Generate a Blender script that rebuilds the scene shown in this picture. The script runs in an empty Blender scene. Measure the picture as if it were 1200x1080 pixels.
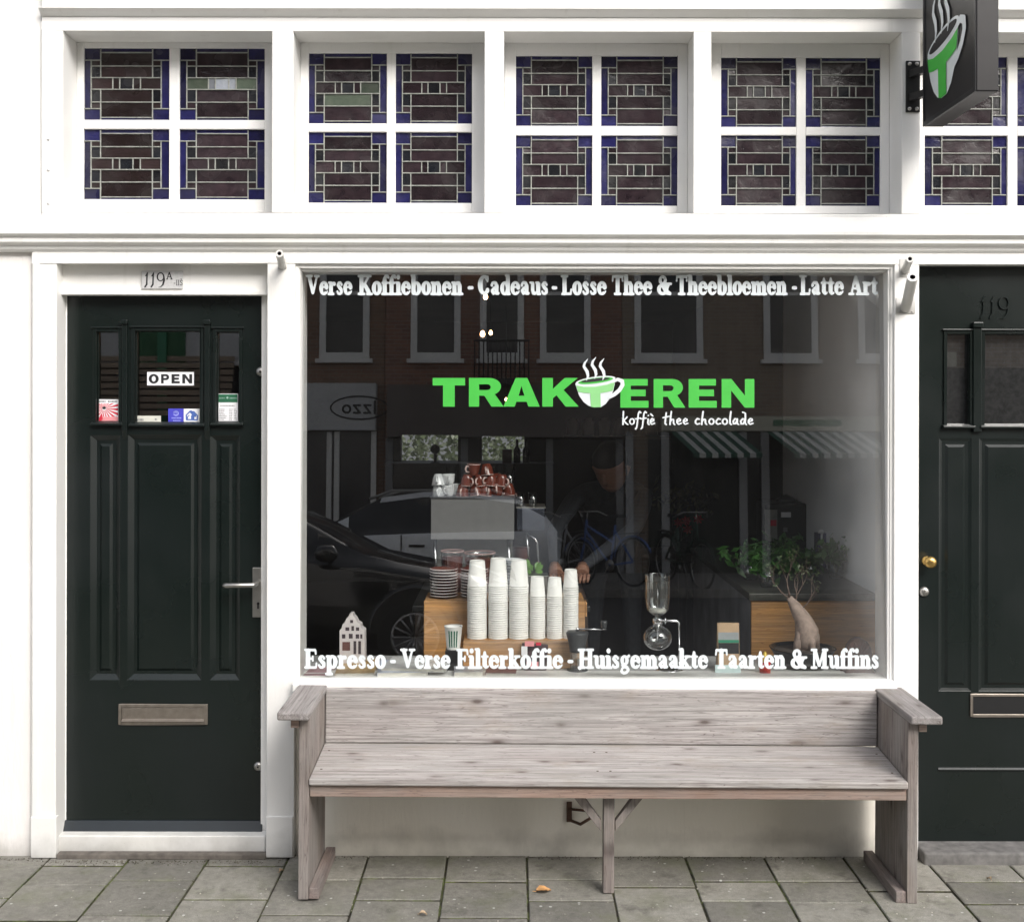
import bpy, bmesh, math, random
import numpy as np
from mathutils import Vector, Matrix
from mathutils.geometry import tessellate_polygon
random.seed(7)
C = bpy.context.scene.collection
PI = math.pi
F, D, CX, HY, EYE, K = 1400.0, 4.516, 600.0, 477.0, 1.70, 310.0
ROLL = math.radians(0.10)

def un(px, py):
    dx, dy = px - CX, py - HY
    c, s = math.cos(ROLL), math.sin(ROLL)
    return CX + dx * c + dy * s, HY - dx * s + dy * c
def at(px, py, Y=0.0):
    """the point at depth Y behind the facade line that the photograph shows at px, py"""
    px, py = un(px, py)
    s = F / (D + Y)
    return (px - CX) / s, EYE + (HY - py) / s
def fx(px, Y=0.0): return at(px, HY, Y)[0]
def fz(py, Y=0.0): return EYE + (HY - py) / (F / (D + Y))

# ------------------------------------------------------------------ meshes
ORG = {}
class MB:
    def __init__(s): s.v = []; s.f = []; s.m = []; s.sm = []; s.col = []
    def add(s, vs, fs, m=0, smooth=False, col=None):
        o = len(s.v); s.v += [tuple(p) for p in vs]
        for f in fs:
            s.f.append([i + o for i in f]); s.m.append(m); s.sm.append(smooth); s.col.append(col)
        return s
    def box(s, x0, x1, y0, y1, z0, z1, m=0, col=None):
        if x0 > x1: x0, x1 = x1, x0
        if y0 > y1: y0, y1 = y1, y0
        if z0 > z1: z0, z1 = z1, z0
        v = [(x, y, z) for z in (z0, z1) for y in (y0, y1) for x in (x0, x1)]
        return s.add(v, [(0,2,3,1),(4,5,7,6),(0,1,5,4),(2,6,7,3),(0,4,6,2),(1,3,7,5)], m, False, col)
    def hexa(s, v, m=0):
        """eight corners: bottom ring then top ring"""
        return s.add(v, [(3,2,1,0),(4,5,6,7),(0,1,5,4),(1,2,6,5),(2,3,7,6),(3,0,4,7)], m)
    def prism(s, pts, axis, a, b, m=0, smooth=False):
        """pts 2D outline; axis 'x': (y,z); 'y': (x,z); 'z': (x,y)"""
        def P(p, t):
            return {'x': (t, p[0], p[1]), 'y': (p[0], t, p[1]), 'z': (p[0], p[1], t)}[axis]
        n = len(pts)
        v = [P(p, a) for p in pts] + [P(p, b) for p in pts]
        s.add(v, [tuple(range(n))[::-1], tuple(range(n, 2*n))], m)
        return s.add(v, [(i, (i+1) % n, n + (i+1) % n, n + i) for i in range(n)], m, smooth)
    def tube(s, pts, r, n=8, m=0, caps=True, smooth=True):
        pts = [Vector(p) for p in pts]
        rr = r if isinstance(r, (list, tuple)) else [r] * len(pts)
        rings = []; up = None
        for i, p in enumerate(pts):
            a = pts[max(i-1, 0)]; b = pts[min(i+1, len(pts)-1)]
            t = (b - a).normalized() if (b-a).length > 1e-9 else Vector((0,0,1))
            if up is None:
                q = Vector((0,0,1)) if abs(t.z) < .9 else Vector((1,0,0))
                up = (q - t * q.dot(t)).normalized()
            else:
                up = (up - t * up.dot(t)); up = up.normalized() if up.length > 1e-6 else t.orthogonal().normalized()
            w = t.cross(up)
            rings.append([p + (up * math.cos(2*PI*k/n) + w * math.sin(2*PI*k/n)) * rr[i] for k in range(n)])
        v = [q for R in rings for q in R]; f = []
        for i in range(len(pts)-1):
            for k in range(n):
                f.append((i*n+k, i*n+(k+1) % n, (i+1)*n+(k+1) % n, (i+1)*n+k))
        s.add(v, f, m, smooth)
        if caps: s.add(rings[0], [tuple(range(n))[::-1]], m); s.add(rings[-1], [tuple(range(n))], m)
        return s
    def lathe(s, prof, c=(0,0,0), n=20, m=0, axis='z', smooth=True, a0=0, a1=2*PI):
        v = []; full = abs(a1-a0-2*PI) < 1e-6
        N = n if full else n + 1
        for (r, z) in prof:
            for k in range(N):
                a = a0 + (a1-a0)*k/n
                x, y = r*math.cos(a), r*math.sin(a)
                p = {'z': (x, y, z), 'y': (x, z, y), 'x': (z, x, y)}[axis]
                v.append((p[0]+c[0], p[1]+c[1], p[2]+c[2]))
        f = []
        for i in range(len(prof)-1):
            for k in range(n):
                k2 = (k+1) % N
                f.append((i*N+k, i*N+k2, (i+1)*N+k2, (i+1)*N+k))
        return s.add(v, f, m, smooth)
    def xf(s, M, start=0):
        for i in range(start, len(s.v)):
            s.v[i] = tuple(M @ Vector(s.v[i]))
        return s
    def build(s, name, mats, parent=None, loc=None, bevel=0, seg=2, recalc=True, col=False, auto=False):
        me = bpy.data.meshes.new(name)
        o0 = Vector((0,0,0))
        if parent is not None: o0 = ORG[parent.name]
        elif loc is not None: o0 = Vector(loc)
        me.from_pydata([tuple(Vector(p) - o0) for p in s.v], [], s.f)
        for mt in (mats if isinstance(mats, (list, tuple)) else [mats]): me.materials.append(mt)
        for p, mi, sm in zip(me.polygons, s.m, s.sm): p.material_index = mi; p.use_smooth = sm
        if col:
            ca = me.attributes.new('tint', 'FLOAT', 'FACE')
            ca.data.foreach_set('value', [c if c is not None else 0.5 for c in s.col])
        if recalc:
            bm = bmesh.new(); bm.from_mesh(me); bmesh.ops.remove_doubles(bm, verts=bm.verts, dist=1e-6)
            bmesh.ops.recalc_face_normals(bm, faces=bm.faces); bm.to_mesh(me); bm.free()
        o = bpy.data.objects.new(name, me); C.objects.link(o)
        if parent is not None: o.parent = parent; ORG[o.name] = ORG[parent.name]
        else:
            o.location = o0; ORG[o.name] = o0
        if bevel:
            b = o.modifiers.new('Bevel', 'BEVEL'); b.width = bevel; b.segments = seg; b.limit_method = 'ANGLE'; b.angle_limit = math.radians(40)
        return o

def empty(name, loc, label=None, cat=None, group=None, parent=None):
    o = bpy.data.objects.new(name, None); C.objects.link(o)
    if parent is not None:
        o.parent = parent; o.location = Vector(loc) - ORG[parent.name]
    else: o.location = loc
    ORG[o.name] = Vector(loc)
    o.empty_display_size = .05
    return tag(o, label, cat, group)
def tag(o, label=None, cat=None, group=None, kind=None):
    if label: o['label'] = label
    if cat: o['category'] = cat
    if group: o['group'] = group
    if kind: o['kind'] = kind
    return o
def dup(o, loc=None, rot=None, label=None, group=None, parent=None):
    c = o.copy(); C.objects.link(c)
    if parent is not None: c.parent = parent
    if loc is not None: c.location = loc
    if rot is not None: c.rotation_euler = rot
    if label: c['label'] = label
    if group: c['group'] = group
    for ch in list(o.children): dup(ch, parent=c)
    return c

# ------------------------------------------------------------------ materials
class NT:
    def __init__(s, name):
        s.mat = bpy.data.materials.new(name); s.mat.use_nodes = True
        s.t = s.mat.node_tree; s.n = s.t.nodes; s.n.clear()
        s.out = s.n.new('ShaderNodeOutputMaterial')
        s.tc = None
    def node(s, typ, **kw):
        nd = s.n.new(typ)
        for k, v in kw.items():
            if hasattr(nd, k) and not isinstance(v, dict): setattr(nd, k, v)
        return nd
    def set(s, nd, key, v):
        i = nd.inputs[key]
        if isinstance(v, bpy.types.NodeSocket): s.t.links.new(v, i)
        elif v is not None:
            if hasattr(i.default_value, '__len__') and not hasattr(v, '__len__'): v = (v, v, v, 1)[:len(i.default_value)]
            elif hasattr(v, '__len__') and len(v) == 3 and len(i.default_value) == 4: v = (*v, 1)
            i.default_value = v
    def coord(s, kind='Object', scale=(1,1,1), loc=(0,0,0)):
        if s.tc is None: s.tc = s.node('ShaderNodeTexCoord')
        mp = s.node('ShaderNodeMapping'); s.t.links.new(s.tc.outputs[kind], mp.inputs[0])
        mp.inputs['Scale'].default_value = scale; mp.inputs['Location'].default_value = loc
        return mp.outputs[0]
    def noise(s, vec, scale=5, detail=4, rough=.55, dist=0):
        n = s.node('ShaderNodeTexNoise'); s.set(n, 'Vector', vec); s.set(n, 'Scale', scale); s.set(n, 'Detail', detail); s.set(n, 'Roughness', rough); s.set(n, 'Distortion', dist)
        return n.outputs['Fac']
    def voro(s, vec, scale=5, feat='F1'):
        n = s.node('ShaderNodeTexVoronoi'); n.feature = feat; s.set(n, 'Vector', vec); s.set(n, 'Scale', scale)
        return n.outputs['Distance'], n.outputs['Color'] if feat != 'DISTANCE_TO_EDGE' else None
    def ramp(s, fac, stops, interp='LINEAR'):
        n = s.node('ShaderNodeValToRGB'); n.color_ramp.interpolation = interp
        e = n.color_ramp.elements
        while len(e) < len(stops): e.new(.5)
        for el, (p, c) in zip(e, stops):
            el.position = p; el.color = (c, c, c, 1) if not hasattr(c, '__len__') else (*c, 1)[:4]
        s.set(n, 0, fac); return n.outputs[0]
    def mix(s, fac, a, b, mode='MIX'):
        n = s.node('ShaderNodeMix'); n.data_type = 'RGBA'; n.blend_type = mode
        s.set(n, 0, fac); s.set(n, 6, a); s.set(n, 7, b); return n.outputs[2]
    def math(s, op, a, b=None, c=None):
        n = s.node('ShaderNodeMath'); n.operation = op; s.set(n, 0, a)
        if b is not None: s.set(n, 1, b)
        if c is not None: s.set(n, 2, c)
        return n.outputs[0]
    def bump(s, h, strength=.3, dist=.01):
        n = s.node('ShaderNodeBump'); s.set(n, 'Height', h); s.set(n, 'Strength', strength); s.set(n, 'Distance', dist); return n.outputs[0]
    def bsdf(s, col, rough=.5, metal=0, normal=None, **kw):
        p = s.node('ShaderNodeBsdfPrincipled'); s.set(p, 'Base Color', col); s.set(p, 'Roughness', rough); s.set(p, 'Metallic', metal)
        if normal is not None: s.set(p, 'Normal', normal)
        for k, v in kw.items(): s.set(p, k.replace('_', ' '), v)
        s.t.links.new(p.outputs[0], s.out.inputs[0]); return s.mat

def simple(name, col, rough=.5, metal=0, var=.12, scale=30, bump=.0, **kw):
    t = NT(name); c = t.coord()
    n = t.noise(c, scale, 3)
    k = t.ramp(n, [(.25, 1-var), (.75, 1+var)])
    cc = t.mix(1.0, (*col, 1), k, 'MULTIPLY')
    nm = t.bump(n, bump, .004) if bump else None
    return t.bsdf(cc, rough, metal, nm, **kw)

def paint(name, col, rough=.35, dirt=True, brush=.08):
    t = NT(name); c = t.coord()
    big = t.noise(c, 1.7, 4); fine = t.noise(t.coord(scale=(1, 1, .25)), 60, 3)
    base = t.mix(t.ramp(big, [(.35, 0), (.75, 1)]), (*col, 1), (col[0]*.93, col[1]*.92, col[2]*.88, 1))
    if dirt:
        sp = t.noise(c, 220, 2, .6)
        base = t.mix(t.ramp(sp, [(.70, 0), (.78, .5)]), base, (.25, .22, .18, 1))
        sep = t.node('ShaderNodeSeparateXYZ'); t.set(sep, 0, t.tc.outputs['Object'])
        # dirt splashed up from the pavement, ragged
        hgt = t.math('ADD', sep.outputs[2], t.math('MULTIPLY', t.noise(c, 9, 5), -.16))
        base = t.mix(t.ramp(t.math('ADD', hgt, .10), [(.0, .55), (.05, .3), (.12, 0)]), base, (.16, .15, .12, 1))
        strk = t.noise(t.coord(scale=(9, 9, .5)), 3, 4)
        base = t.mix(t.ramp(strk, [(.62, 0), (.8, .22)]), base, (.42, .4, .34, 1))
        chip = t.noise(t.coord(loc=(2,8,4)), 34, 5, .75)
        base = t.mix(t.ramp(chip, [(.735, 0), (.75, .7)]), base, (.33, .29, .24, 1))
    nm = t.bump(t.math('ADD', fine, t.math('MULTIPLY', big, .5)), brush*2.2, .004)
    return t.bsdf(base, t.ramp(big, [(.3, rough*.8), (.7, rough*1.25)]), 0, nm)

def wood(name, axis='x', col=(.34,.285,.265), dark=(.13,.1,.09), warm=0, seed=0, knots=True, rough=.75, sc=1.0, thin='z'):
    """weathered boards: grain stretched along one axis, knots and checks"""
    t = NT(name)
    def scl(a, b): return tuple((a if 'xyz'[i] == axis else b) * sc for i in range(3))
    c1 = t.coord(scale=scl(1.6, 75), loc=(seed, seed*1.7, seed*.6))
    c2 = t.coord(scale=scl(2.5, 16), loc=(seed*2.1, seed, seed))
    warp = t.noise(t.coord(scale=scl(2.2, 3), loc=(seed, 0, seed)), 2, 2)
    n = t.node('ShaderNodeTexNoise'); t.set(n, 'Vector', c1); t.set(n, 'Scale', 1.6); t.set(n, 'Detail', 8); t.set(n, 'Roughness', .68); t.set(n, 'Distortion', t.math('MULTIPLY', warp, 2.0))
    g = n.outputs['Fac']
    pale = tuple(min(1, x*1.35) for x in col)
    base = t.ramp(g, [(.30, dark), (.42, tuple(x*.74 for x in col)), (.5, col), (.62, pale), (.8, col)])
    blot = t.noise(c2, .9, 4)
    base = t.mix(t.ramp(blot, [(.4, 0), (.75, .55)]), base, (col[0]*.72, col[1]*.66, col[2]*.66, 1))
    if warm: base = t.mix(warm, base, (.42, .2, .12, 1))
    h = g
    if knots:
        sp = t.node('ShaderNodeSeparateXYZ'); t.set(sp, 0, t.tc.outputs['Object']); cb = t.node('ShaderNodeCombineXYZ')
        across = [q for q in 'xyz' if q not in (axis, thin)][0]
        t.set(cb, 0, t.math('ADD', sp.outputs['xyz'.index(axis)], seed*1.3)); t.set(cb, 1, t.math('MULTIPLY_ADD', sp.outputs['xyz'.index(across)], 2.6, seed*.7))
        vo = t.node('ShaderNodeTexVoronoi'); vo.voronoi_dimensions = '2D'; t.set(vo, 'Vector', cb.outputs[0]); t.set(vo, 'Scale', 3.6); dd = vo.outputs['Distance']
        kk = t.math('ADD', dd, t.math('MULTIPLY', t.noise(c2, 3, 3), .10))
        keep = t.ramp(t.noise(t.coord(scale=scl(1.2, 2), loc=(seed*5, seed, seed*2)), 2.3, 2), [(.44, 0), (.52, 1)])
        size = t.math('MULTIPLY', t.noise(t.coord(scale=scl(1, 1), loc=(seed, seed*4, 0)), 5, 1), .12)
        kf = t.math('MULTIPLY', t.ramp(t.math('SUBTRACT', kk, t.math('SUBTRACT', size, .04)), [(.055, 1), (.09, .65), (.13, .28), (.24, 0)]), keep)
        base = t.mix(kf, base, (dark[0]*.75, dark[1]*.7, dark[2]*.7, 1))
        h = t.math('SUBTRACT', g, t.math('MULTIPLY', kf, .4))
    # checks: long hairline cracks, and rusty or mossy stains of their own shape
    ck = t.noise(t.coord(scale=scl(1.1, 30), loc=(seed, 5, seed*2)), 3.0, 3, .5, .6)
    base = t.mix(t.ramp(t.math('ABSOLUTE', t.math('SUBTRACT', ck, .5)), [(.0, .75), (.006, .5), (.012, 0)]), base, (dark[0]*.55, dark[1]*.5, dark[2]*.5, 1))
    sn = t.noise(t.coord(scale=scl(1.6, 3.5), loc=(seed*3, 1, seed)), 2.4, 5, .65)
    base = t.mix(t.ramp(sn, [(.53, 0), (.66, .4)]), base, (col[0]*.70, col[1]*.62, col[2]*.50, 1))
    st = t.noise(t.coord(scale=scl(6, 90), loc=(seed, 3, 1)), 2.2, 3)
    base = t.mix(t.ramp(st, [(.66, 0), (.74, .5)]), base, dark + (1,))
    gy = t.noise(t.coord(scale=scl(.9, 3), loc=(seed, 8, seed)), 3, 4)
    base = t.mix(t.ramp(gy, [(.45, 0), (.7, .45)]), base, (.27, .265, .25, 1))
    return t.bsdf(base, rough, 0, t.bump(h, .5, .004))

def glass_mat(name, tint=(1,1,1), refl=1.9, rough=0.0, smudge=0.0, edge_veil=None):
    t = NT(name)
    lw = t.node('ShaderNodeLayerWeight'); t.set(lw, 'Blend', .5)
    p5 = t.math('POWER', lw.outputs['Facing'], 5)
    R = t.math('MINIMUM', t.math('MULTIPLY', t.math('MULTIPLY_ADD', p5, .96, .04), refl), 1.0)
    gl = t.node('ShaderNodeBsdfGlossy'); t.set(gl, 'Roughness', rough); t.set(gl, 'Color', (1,1,1,1))
    tr = t.node('ShaderNodeBsdfTransparent'); t.set(tr, 'Color', (*tint, 1))
    m = t.node('ShaderNodeMixShader'); t.set(m, 0, R); t.t.links.new(tr.outputs[0], m.inputs[1]); t.t.links.new(gl.outputs[0], m.inputs[2])
    last = m
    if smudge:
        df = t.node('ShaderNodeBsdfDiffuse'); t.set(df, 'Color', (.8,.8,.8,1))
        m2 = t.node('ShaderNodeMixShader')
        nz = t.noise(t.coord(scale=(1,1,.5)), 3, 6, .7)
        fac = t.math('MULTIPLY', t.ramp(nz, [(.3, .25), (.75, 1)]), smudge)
        if edge_veil:   # pale diffuse veil, denser towards one edge of the pane
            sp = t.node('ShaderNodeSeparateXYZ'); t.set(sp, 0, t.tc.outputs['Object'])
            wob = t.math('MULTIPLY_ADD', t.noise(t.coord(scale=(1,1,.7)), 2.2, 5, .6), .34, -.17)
            u = t.math('DIVIDE', t.math('SUBTRACT', t.math('ADD', sp.outputs[0], wob), edge_veil[0]), edge_veil[1]-edge_veil[0])
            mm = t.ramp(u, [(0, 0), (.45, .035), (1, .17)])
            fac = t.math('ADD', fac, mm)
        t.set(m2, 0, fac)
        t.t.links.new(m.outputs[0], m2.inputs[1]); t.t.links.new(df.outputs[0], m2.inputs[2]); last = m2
    t.t.links.new(last.outputs[0], t.out.inputs[0]); return t.mat

def emit(name, col, s):
    t = NT(name); e = t.node('ShaderNodeEmission'); t.set(e, 'Color', (*col, 1)); t.set(e, 'Strength', s)
    t.t.links.new(e.outputs[0], t.out.inputs[0]); return t.mat

M = {}
M['white'] = paint('white_gloss_paint', (.84, .835, .825), .35)
M['plaster'] = paint('white_plaster', (.86, .835, .82), .7, brush=.2)
M['cream'] = paint('cream_wall_paint', (.82, .785, .71), .6, brush=.2)
def doorpaint():
    t = NT('dark_green_door_paint'); c = t.coord()
    n = t.noise(c, 2.2, 4); f = t.noise(t.coord(scale=(1,1,.15)), 45, 3)
    base = t.mix(t.ramp(n, [(.35, 0), (.7, 1)]), (.0045,.0085,.0072,1), (.006,.0095,.0095,1))
    base = t.mix(t.ramp(t.noise(c, 150, 2, .7), [(.73, 0), (.78, .55)]), base, (.09,.09,.085,1))
    sc = t.noise(t.coord(scale=(2.5, 1, 14), loc=(3,1,2)), 5, 5, .75, 1.2)
    base = t.mix(t.ramp(sc, [(.70, 0), (.74, .25)]), base, (.06,.06,.055,1))
    dust = t.noise(t.coord(scale=(1,1,.6), loc=(5,5,5)), 4, 6, .7)
    base = t.mix(t.ramp(dust, [(.5, 0), (.8, .06)]), base, (.05,.05,.045,1))
    return t.bsdf(base, t.ramp(n, [(.3, .22), (.7, .36)]), 0, t.bump(t.math('ADD', f, t.math('MULTIPLY', n, 2)), .12, .004))
M['door'] = doorpaint()
M['doorbar'] = simple('weather_bar_paint', (.009, .014, .019), .45)
M['stone'] = simple('threshold_stone', (.2, .19, .175), .8, var=.35, scale=25, bump=.4)
M['steel'] = simple('brushed_steel', (.42, .41, .39), .38, 1.0, var=.1, scale=60)
M['slotmetal'] = simple('letterplate_metal', (.34, .30, .26), .42, .9, var=.15, scale=40)
M['brass'] = simple('brass', (.6, .4, .14), .3, 1.0)
M['black'] = simple('black_paint', (.012, .012, .013), .4)
M['blackgloss'] = simple('black_gloss', (.01, .01, .011), .12)
M['glass'] = glass_mat('window_glass', (.93,.95,.94), 3.9, 0, .006, edge_veil=(1.12,1.47))
M['doorglass'] = glass_mat('door_glass', (.8,.8,.78), 4.0)
M['clear'] = glass_mat('clear_glassware', (.9,.92,.92), 3.4)
M['lead'] = simple('lead_came', (.30, .31, .285), .5, .1, var=.35, scale=40)
M['vinyl'] = simple('white_vinyl', (.64, .69, .71), .45, var=.03)
M['green'] = simple('green_vinyl', (.055, .44, .055), .45, var=.04)
M['greenpale'] = simple('pale_green_vinyl', (.24, .56, .22), .45, var=.04)
M['logow'] = simple('logo_white_vinyl', (.64, .68, .70), .45, var=.03)
M['whitecard'] = simple('white_card', (.78, .78, .8), .6, var=.03)
M['ink'] = simple('black_ink', (.012, .012, .014), .6)
M['greyink'] = simple('grey_ink', (.2, .2, .21), .6)
M['red'] = simple('red_print', (.6, .03, .06), .5)
M['pink'] = simple('pink_print', (.75, .3, .32), .5)
M['blueprint'] = simple('blue_print', (.06, .06, .48), .5)
M['bluehouse'] = simple('blue_house_print', (.07, .14, .42), .5)
M['greenprint'] = simple('dark_green_print', (.02, .12, .06), .5)
M['papercup'] = simple('paper_cup', (.80, .79, .76), .55, var=.03)
M['brown'] = simple('brown_glaze', (.16, .035, .02), .15, var=.1)
M['whitechina'] = simple('white_china', (.78, .8, .82), .15, var=.02)
M['choc'] = simple('chocolate', (.15, .045, .035), .35)
M['pine'] = wood('varnished_pine', 'x', (.56, .29, .10), (.40, .18, .055), seed=3, knots=False, rough=.45, sc=.7)
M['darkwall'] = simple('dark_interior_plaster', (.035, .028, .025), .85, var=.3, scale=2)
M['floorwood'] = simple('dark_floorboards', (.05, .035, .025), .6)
M['greymetal'] = simple('grey_machine_panel', (.25, .25, .25), .35, .3, var=.05)
M['chrome'] = simple('chrome', (.7, .7, .72), .12, 1.0)
M['darkgrey'] = simple('dark_grey_plastic', (.045, .047, .05), .4)
M['leaf'] = simple('green_leaf', (.045, .13, .022), .45, var=.5, scale=22)
M['lime'] = simple('lime_leaf', (.10,.24,.03), .5, var=.2)
M['bark'] = simple('pinkish_bark', (.33,.25,.21), .8, var=.35, scale=40, bump=.5)
M['brownwood'] = simple('brown_wood', (.07, .03, .022), .5, var=.5, scale=30)

# ------------------------------------------------------------------ lettering
def SG(*p, r=.12): return [(q[0], q[1], q[2] if len(q) > 2 else r) for q in p]
def arc(cx, cy, rx, ry, a0, a1, thick, thin=None, n=14):
    thin = thick if thin is None else thin
    out = []
    for i in range(n+1):
        a = math.radians(a0 + (a1-a0)*i/n)
        k = abs(math.cos(a))
        out.append((cx + rx*math.cos(a), cy + ry*math.sin(a), thin + (thick-thin)*k*k))
    return out
SR = .05
def sf(x, y, w=.17): return SG((x-w-.02, y), (x+w+.02, y), r=SR+.006)
def cooper():
    T = .138; G = {}
    def stem(x, y0, y1): return SG((x, y0+T*.9), (x, y1-T*.9), r=T)
    G['n'] = (.80, [stem(.2,0,.66), sf(.2,.05), SG((.03,.62),(.15,.62),r=SR), SG((.26,.5,.05),(.38,.6,.08),(.52,.57,.11),(.58,.44,.135),(.58,.11,.135)), sf(.6,.05,.16)])
    G['m'] = (1.18, [stem(.2,0,.66), sf(.2,.05,.16), SG((.03,.62),(.15,.62),r=SR), SG((.26,.5,.05),(.38,.6,.08),(.5,.57,.11),(.57,.44,.135),(.57,.11,.135)), sf(.58,.05,.15),
                     SG((.64,.5,.05),(.75,.6,.08),(.87,.57,.11),(.95,.44,.135),(.95,.11,.135)), sf(.97,.05,.15)])
    G['h'] = (.80, [stem(.2,0,1.03), sf(.2,.05), SG((.03,.98),(.15,.98),r=SR), SG((.26,.5,.05),(.38,.6,.08),(.52,.57,.11),(.58,.44,.135),(.58,.11,.135)), sf(.6,.05,.16)])
    G['u'] = (.80, [SG((.03,.62),(.2,.62),r=SR), SG((.2,.56),(.2,.25),(.24,.12,.1),(.36,.07,.07),(.5,.14,.05),r=.112), stem(.6,0,.66), SG((.45,.62),(.6,.62),r=SR), SG((.62,.05),(.76,.05),r=SR)])
    G['o'] = (.70, [arc(.35,.34,.215,.285,0,360,.14,.065,20)])
    G['e'] = (.70, [arc(.35,.34,.215,.285,12,300,.135,.06,18)+[(.54,.1,.045),(.62,.18,.035)], SG((.16,.39),(.58,.41),r=.042)])
    G['c'] = (.62, [arc(.34,.34,.21,.285,50,325,.118,.06,16), SG((.47,.52),r=.09)+SG((.48,.5),r=.09)])
    G['a'] = (.72, [SG((.13,.5,.085),(.17,.6,.06),(.3,.63,.06),(.42,.58,.09),(.47,.44,.135),(.47,.14,.135),(.6,.07,.06),(.67,.1,.03)), SG((.44,.38,.045),(.27,.35,.06),(.16,.2,.1),(.24,.08,.075),(.42,.15,.05))])
    G['s'] = (.56, [SG((.43,.52,.06),(.33,.62,.055),(.2,.6,.07),(.14,.5,.09),(.26,.38,.1),(.4,.26,.1),(.41,.14,.09),(.3,.06,.06),(.17,.07,.055),(.1,.16,.06))])
    G['r'] = (.60, [stem(.2,0,.66), sf(.2,.05,.18), SG((.03,.62),(.15,.62),r=SR), SG((.26,.46,.06),(.36,.57,.08),(.47,.56,.095))])
    G['i'] = (.42, [stem(.21,0,.66), sf(.21,.05,.18), SG((.04,.62),(.15,.62),r=SR), SG((.2,.9),(.21,.9),r=.12)])
    G['l'] = (.42, [stem(.21,0,1.03), sf(.21,.05,.18), SG((.04,.98),(.15,.98),r=SR)])
    G['f'] = (.50, [stem(.22,0,.9), sf(.23,.05,.18), SG((.22,.78,.112),(.28,.93,.08),(.42,.97,.065),(.48,.9,.08)), SG((.05,.61),(.44,.61),r=.048)])
    G['t'] = (.50, [SG((.23,.8,.08),(.23,.6,.135),(.23,.2,.135),(.29,.09,.08),(.42,.08,.05),(.47,.13,.03)), SG((.04,.61),(.44,.61),r=.048)])
    G['b'] = (.76, [stem(.19,.02,1.03), SG((.03,.98),(.15,.98),r=SR), arc(.40,.33,.2,.28,-150,150,.138,.065,16)])
    G['d'] = (.78, [arc(.36,.33,.2,.28,30,330,.138,.065,16), stem(.58,0,1.03), SG((.42,.98),(.55,.98),r=SR), SG((.6,.05),(.73,.05),r=SR)])
    G['p'] = (.76, [stem(.19,-.32,.66), sf(.19,-.27,.17), SG((.03,.62),(.15,.62),r=SR), arc(.40,.34,.2,.28,-150,150,.138,.065,16)])
    G['g'] = (.72, [arc(.32,.42,.17,.2,0,360,.105,.055,16), SG((.48,.56,.05),(.62,.64,.07)), SG((.2,.24,.05),(.15,.16,.05),(.24,.1,.06),(.48,.07,.08),(.58,-.06,.075),(.46,-.2,.055),(.25,-.23,.055),(.1,-.14,.06),(.16,.0,.05),(.24,.05,.04))])
    G['k'] = (.80, [stem(.19,0,1.03), sf(.19,.05,.16), SG((.03,.98),(.15,.98),r=SR), SG((.3,.3,.05),(.56,.58,.05)), sf(.58,.61,.13), SG((.38,.38,.08),(.56,.12,.11)), sf(.64,.05,.14)])
    G['V'] = (.98, [SG((.2,.9,.125),(.46,.14,.10)), SG((.78,.9,.065),(.5,.12,.07)), sf(.2,.95,.18), sf(.78,.95,.15)])
    G['K'] = (1.0, [stem(.24,0,1.0), sf(.24,.05,.2), sf(.24,.95,.2), SG((.36,.4,.06),(.72,.88,.06)), sf(.74,.95,.15), SG((.48,.52,.1),(.76,.14,.13)), sf(.82,.05,.16)])
    G['L'] = (.82, [stem(.24,0,1.0), sf(.24,.95,.2), SG((.06,.05),(.7,.06),r=.055), SG((.7,.08),(.73,.26),r=.055)])
    G['C'] = (.88, [arc(.46,.5,.3,.42,48,318,.165,.075,20), SG((.7,.7),(.71,.92),r=.05)])
    G['T'] = (.90, [stem(.45,0,1.0), sf(.45,.05,.2), SG((.1,.93),(.8,.93),r=.06), SG((.09,.9),(.07,.72),r=.05), SG((.81,.9),(.83,.72),r=.05)])
    G['A'] = (1.0, [SG((.46,.9,.08),(.2,.12,.06)), SG((.5,.86,.12),(.74,.14,.13)), SG((.32,.33),(.6,.33),r=.045), sf(.17,.05,.14), sf(.77,.05,.2)])
    G['E'] = (.86, [stem(.24,0,1.0), SG((.06,.95),(.7,.94),r=.055), SG((.72,.92),(.74,.76),r=.05), SG((.3,.51),(.54,.51),r=.05), SG((.55,.4),(.55,.62),r=.04), SG((.06,.05),(.74,.06),r=.055), SG((.76,.08),(.79,.26),r=.05)])
    G['F'] = (.80, [stem(.24,0,1.0), sf(.24,.05,.2), SG((.06,.95),(.7,.94),r=.055), SG((.72,.92),(.74,.74),r=.05), SG((.3,.5),(.54,.5),r=.05), SG((.56,.38),(.56,.62),r=.04)])
    G['H'] = (1.06, [stem(.24,0,1.0), sf(.24,.05,.19), sf(.24,.95,.19), stem(.80,0,1.0), sf(.80,.05,.19), sf(.80,.95,.19), SG((.3,.5),(.75,.5),r=.055)])
    G['M'] = (1.22, [SG((.22,.9,.08),(.2,.1,.06)), sf(.2,.05,.15), sf(.2,.95,.15), SG((.28,.88,.12),(.55,.2,.1)), SG((.86,.9,.06),(.6,.16,.06)), stem(.94,0,1.0), sf(.96,.05,.18), sf(.98,.95,.14)])
    G['&'] = (.92, [arc(.36,.74,.15,.18,0,360,.08,.06,14), arc(.36,.28,.23,.22,-20,360,.10,.065,16), SG((.3,.55,.08),(.6,.14,.12),(.78,.07,.08)), SG((.62,.3,.05),(.72,.52,.05)), sf(.72,.56,.1)])
    G['-'] = (.40, [SG((.09,.36),(.29,.36),r=.075)])
    return G
COOP = cooper()
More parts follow.
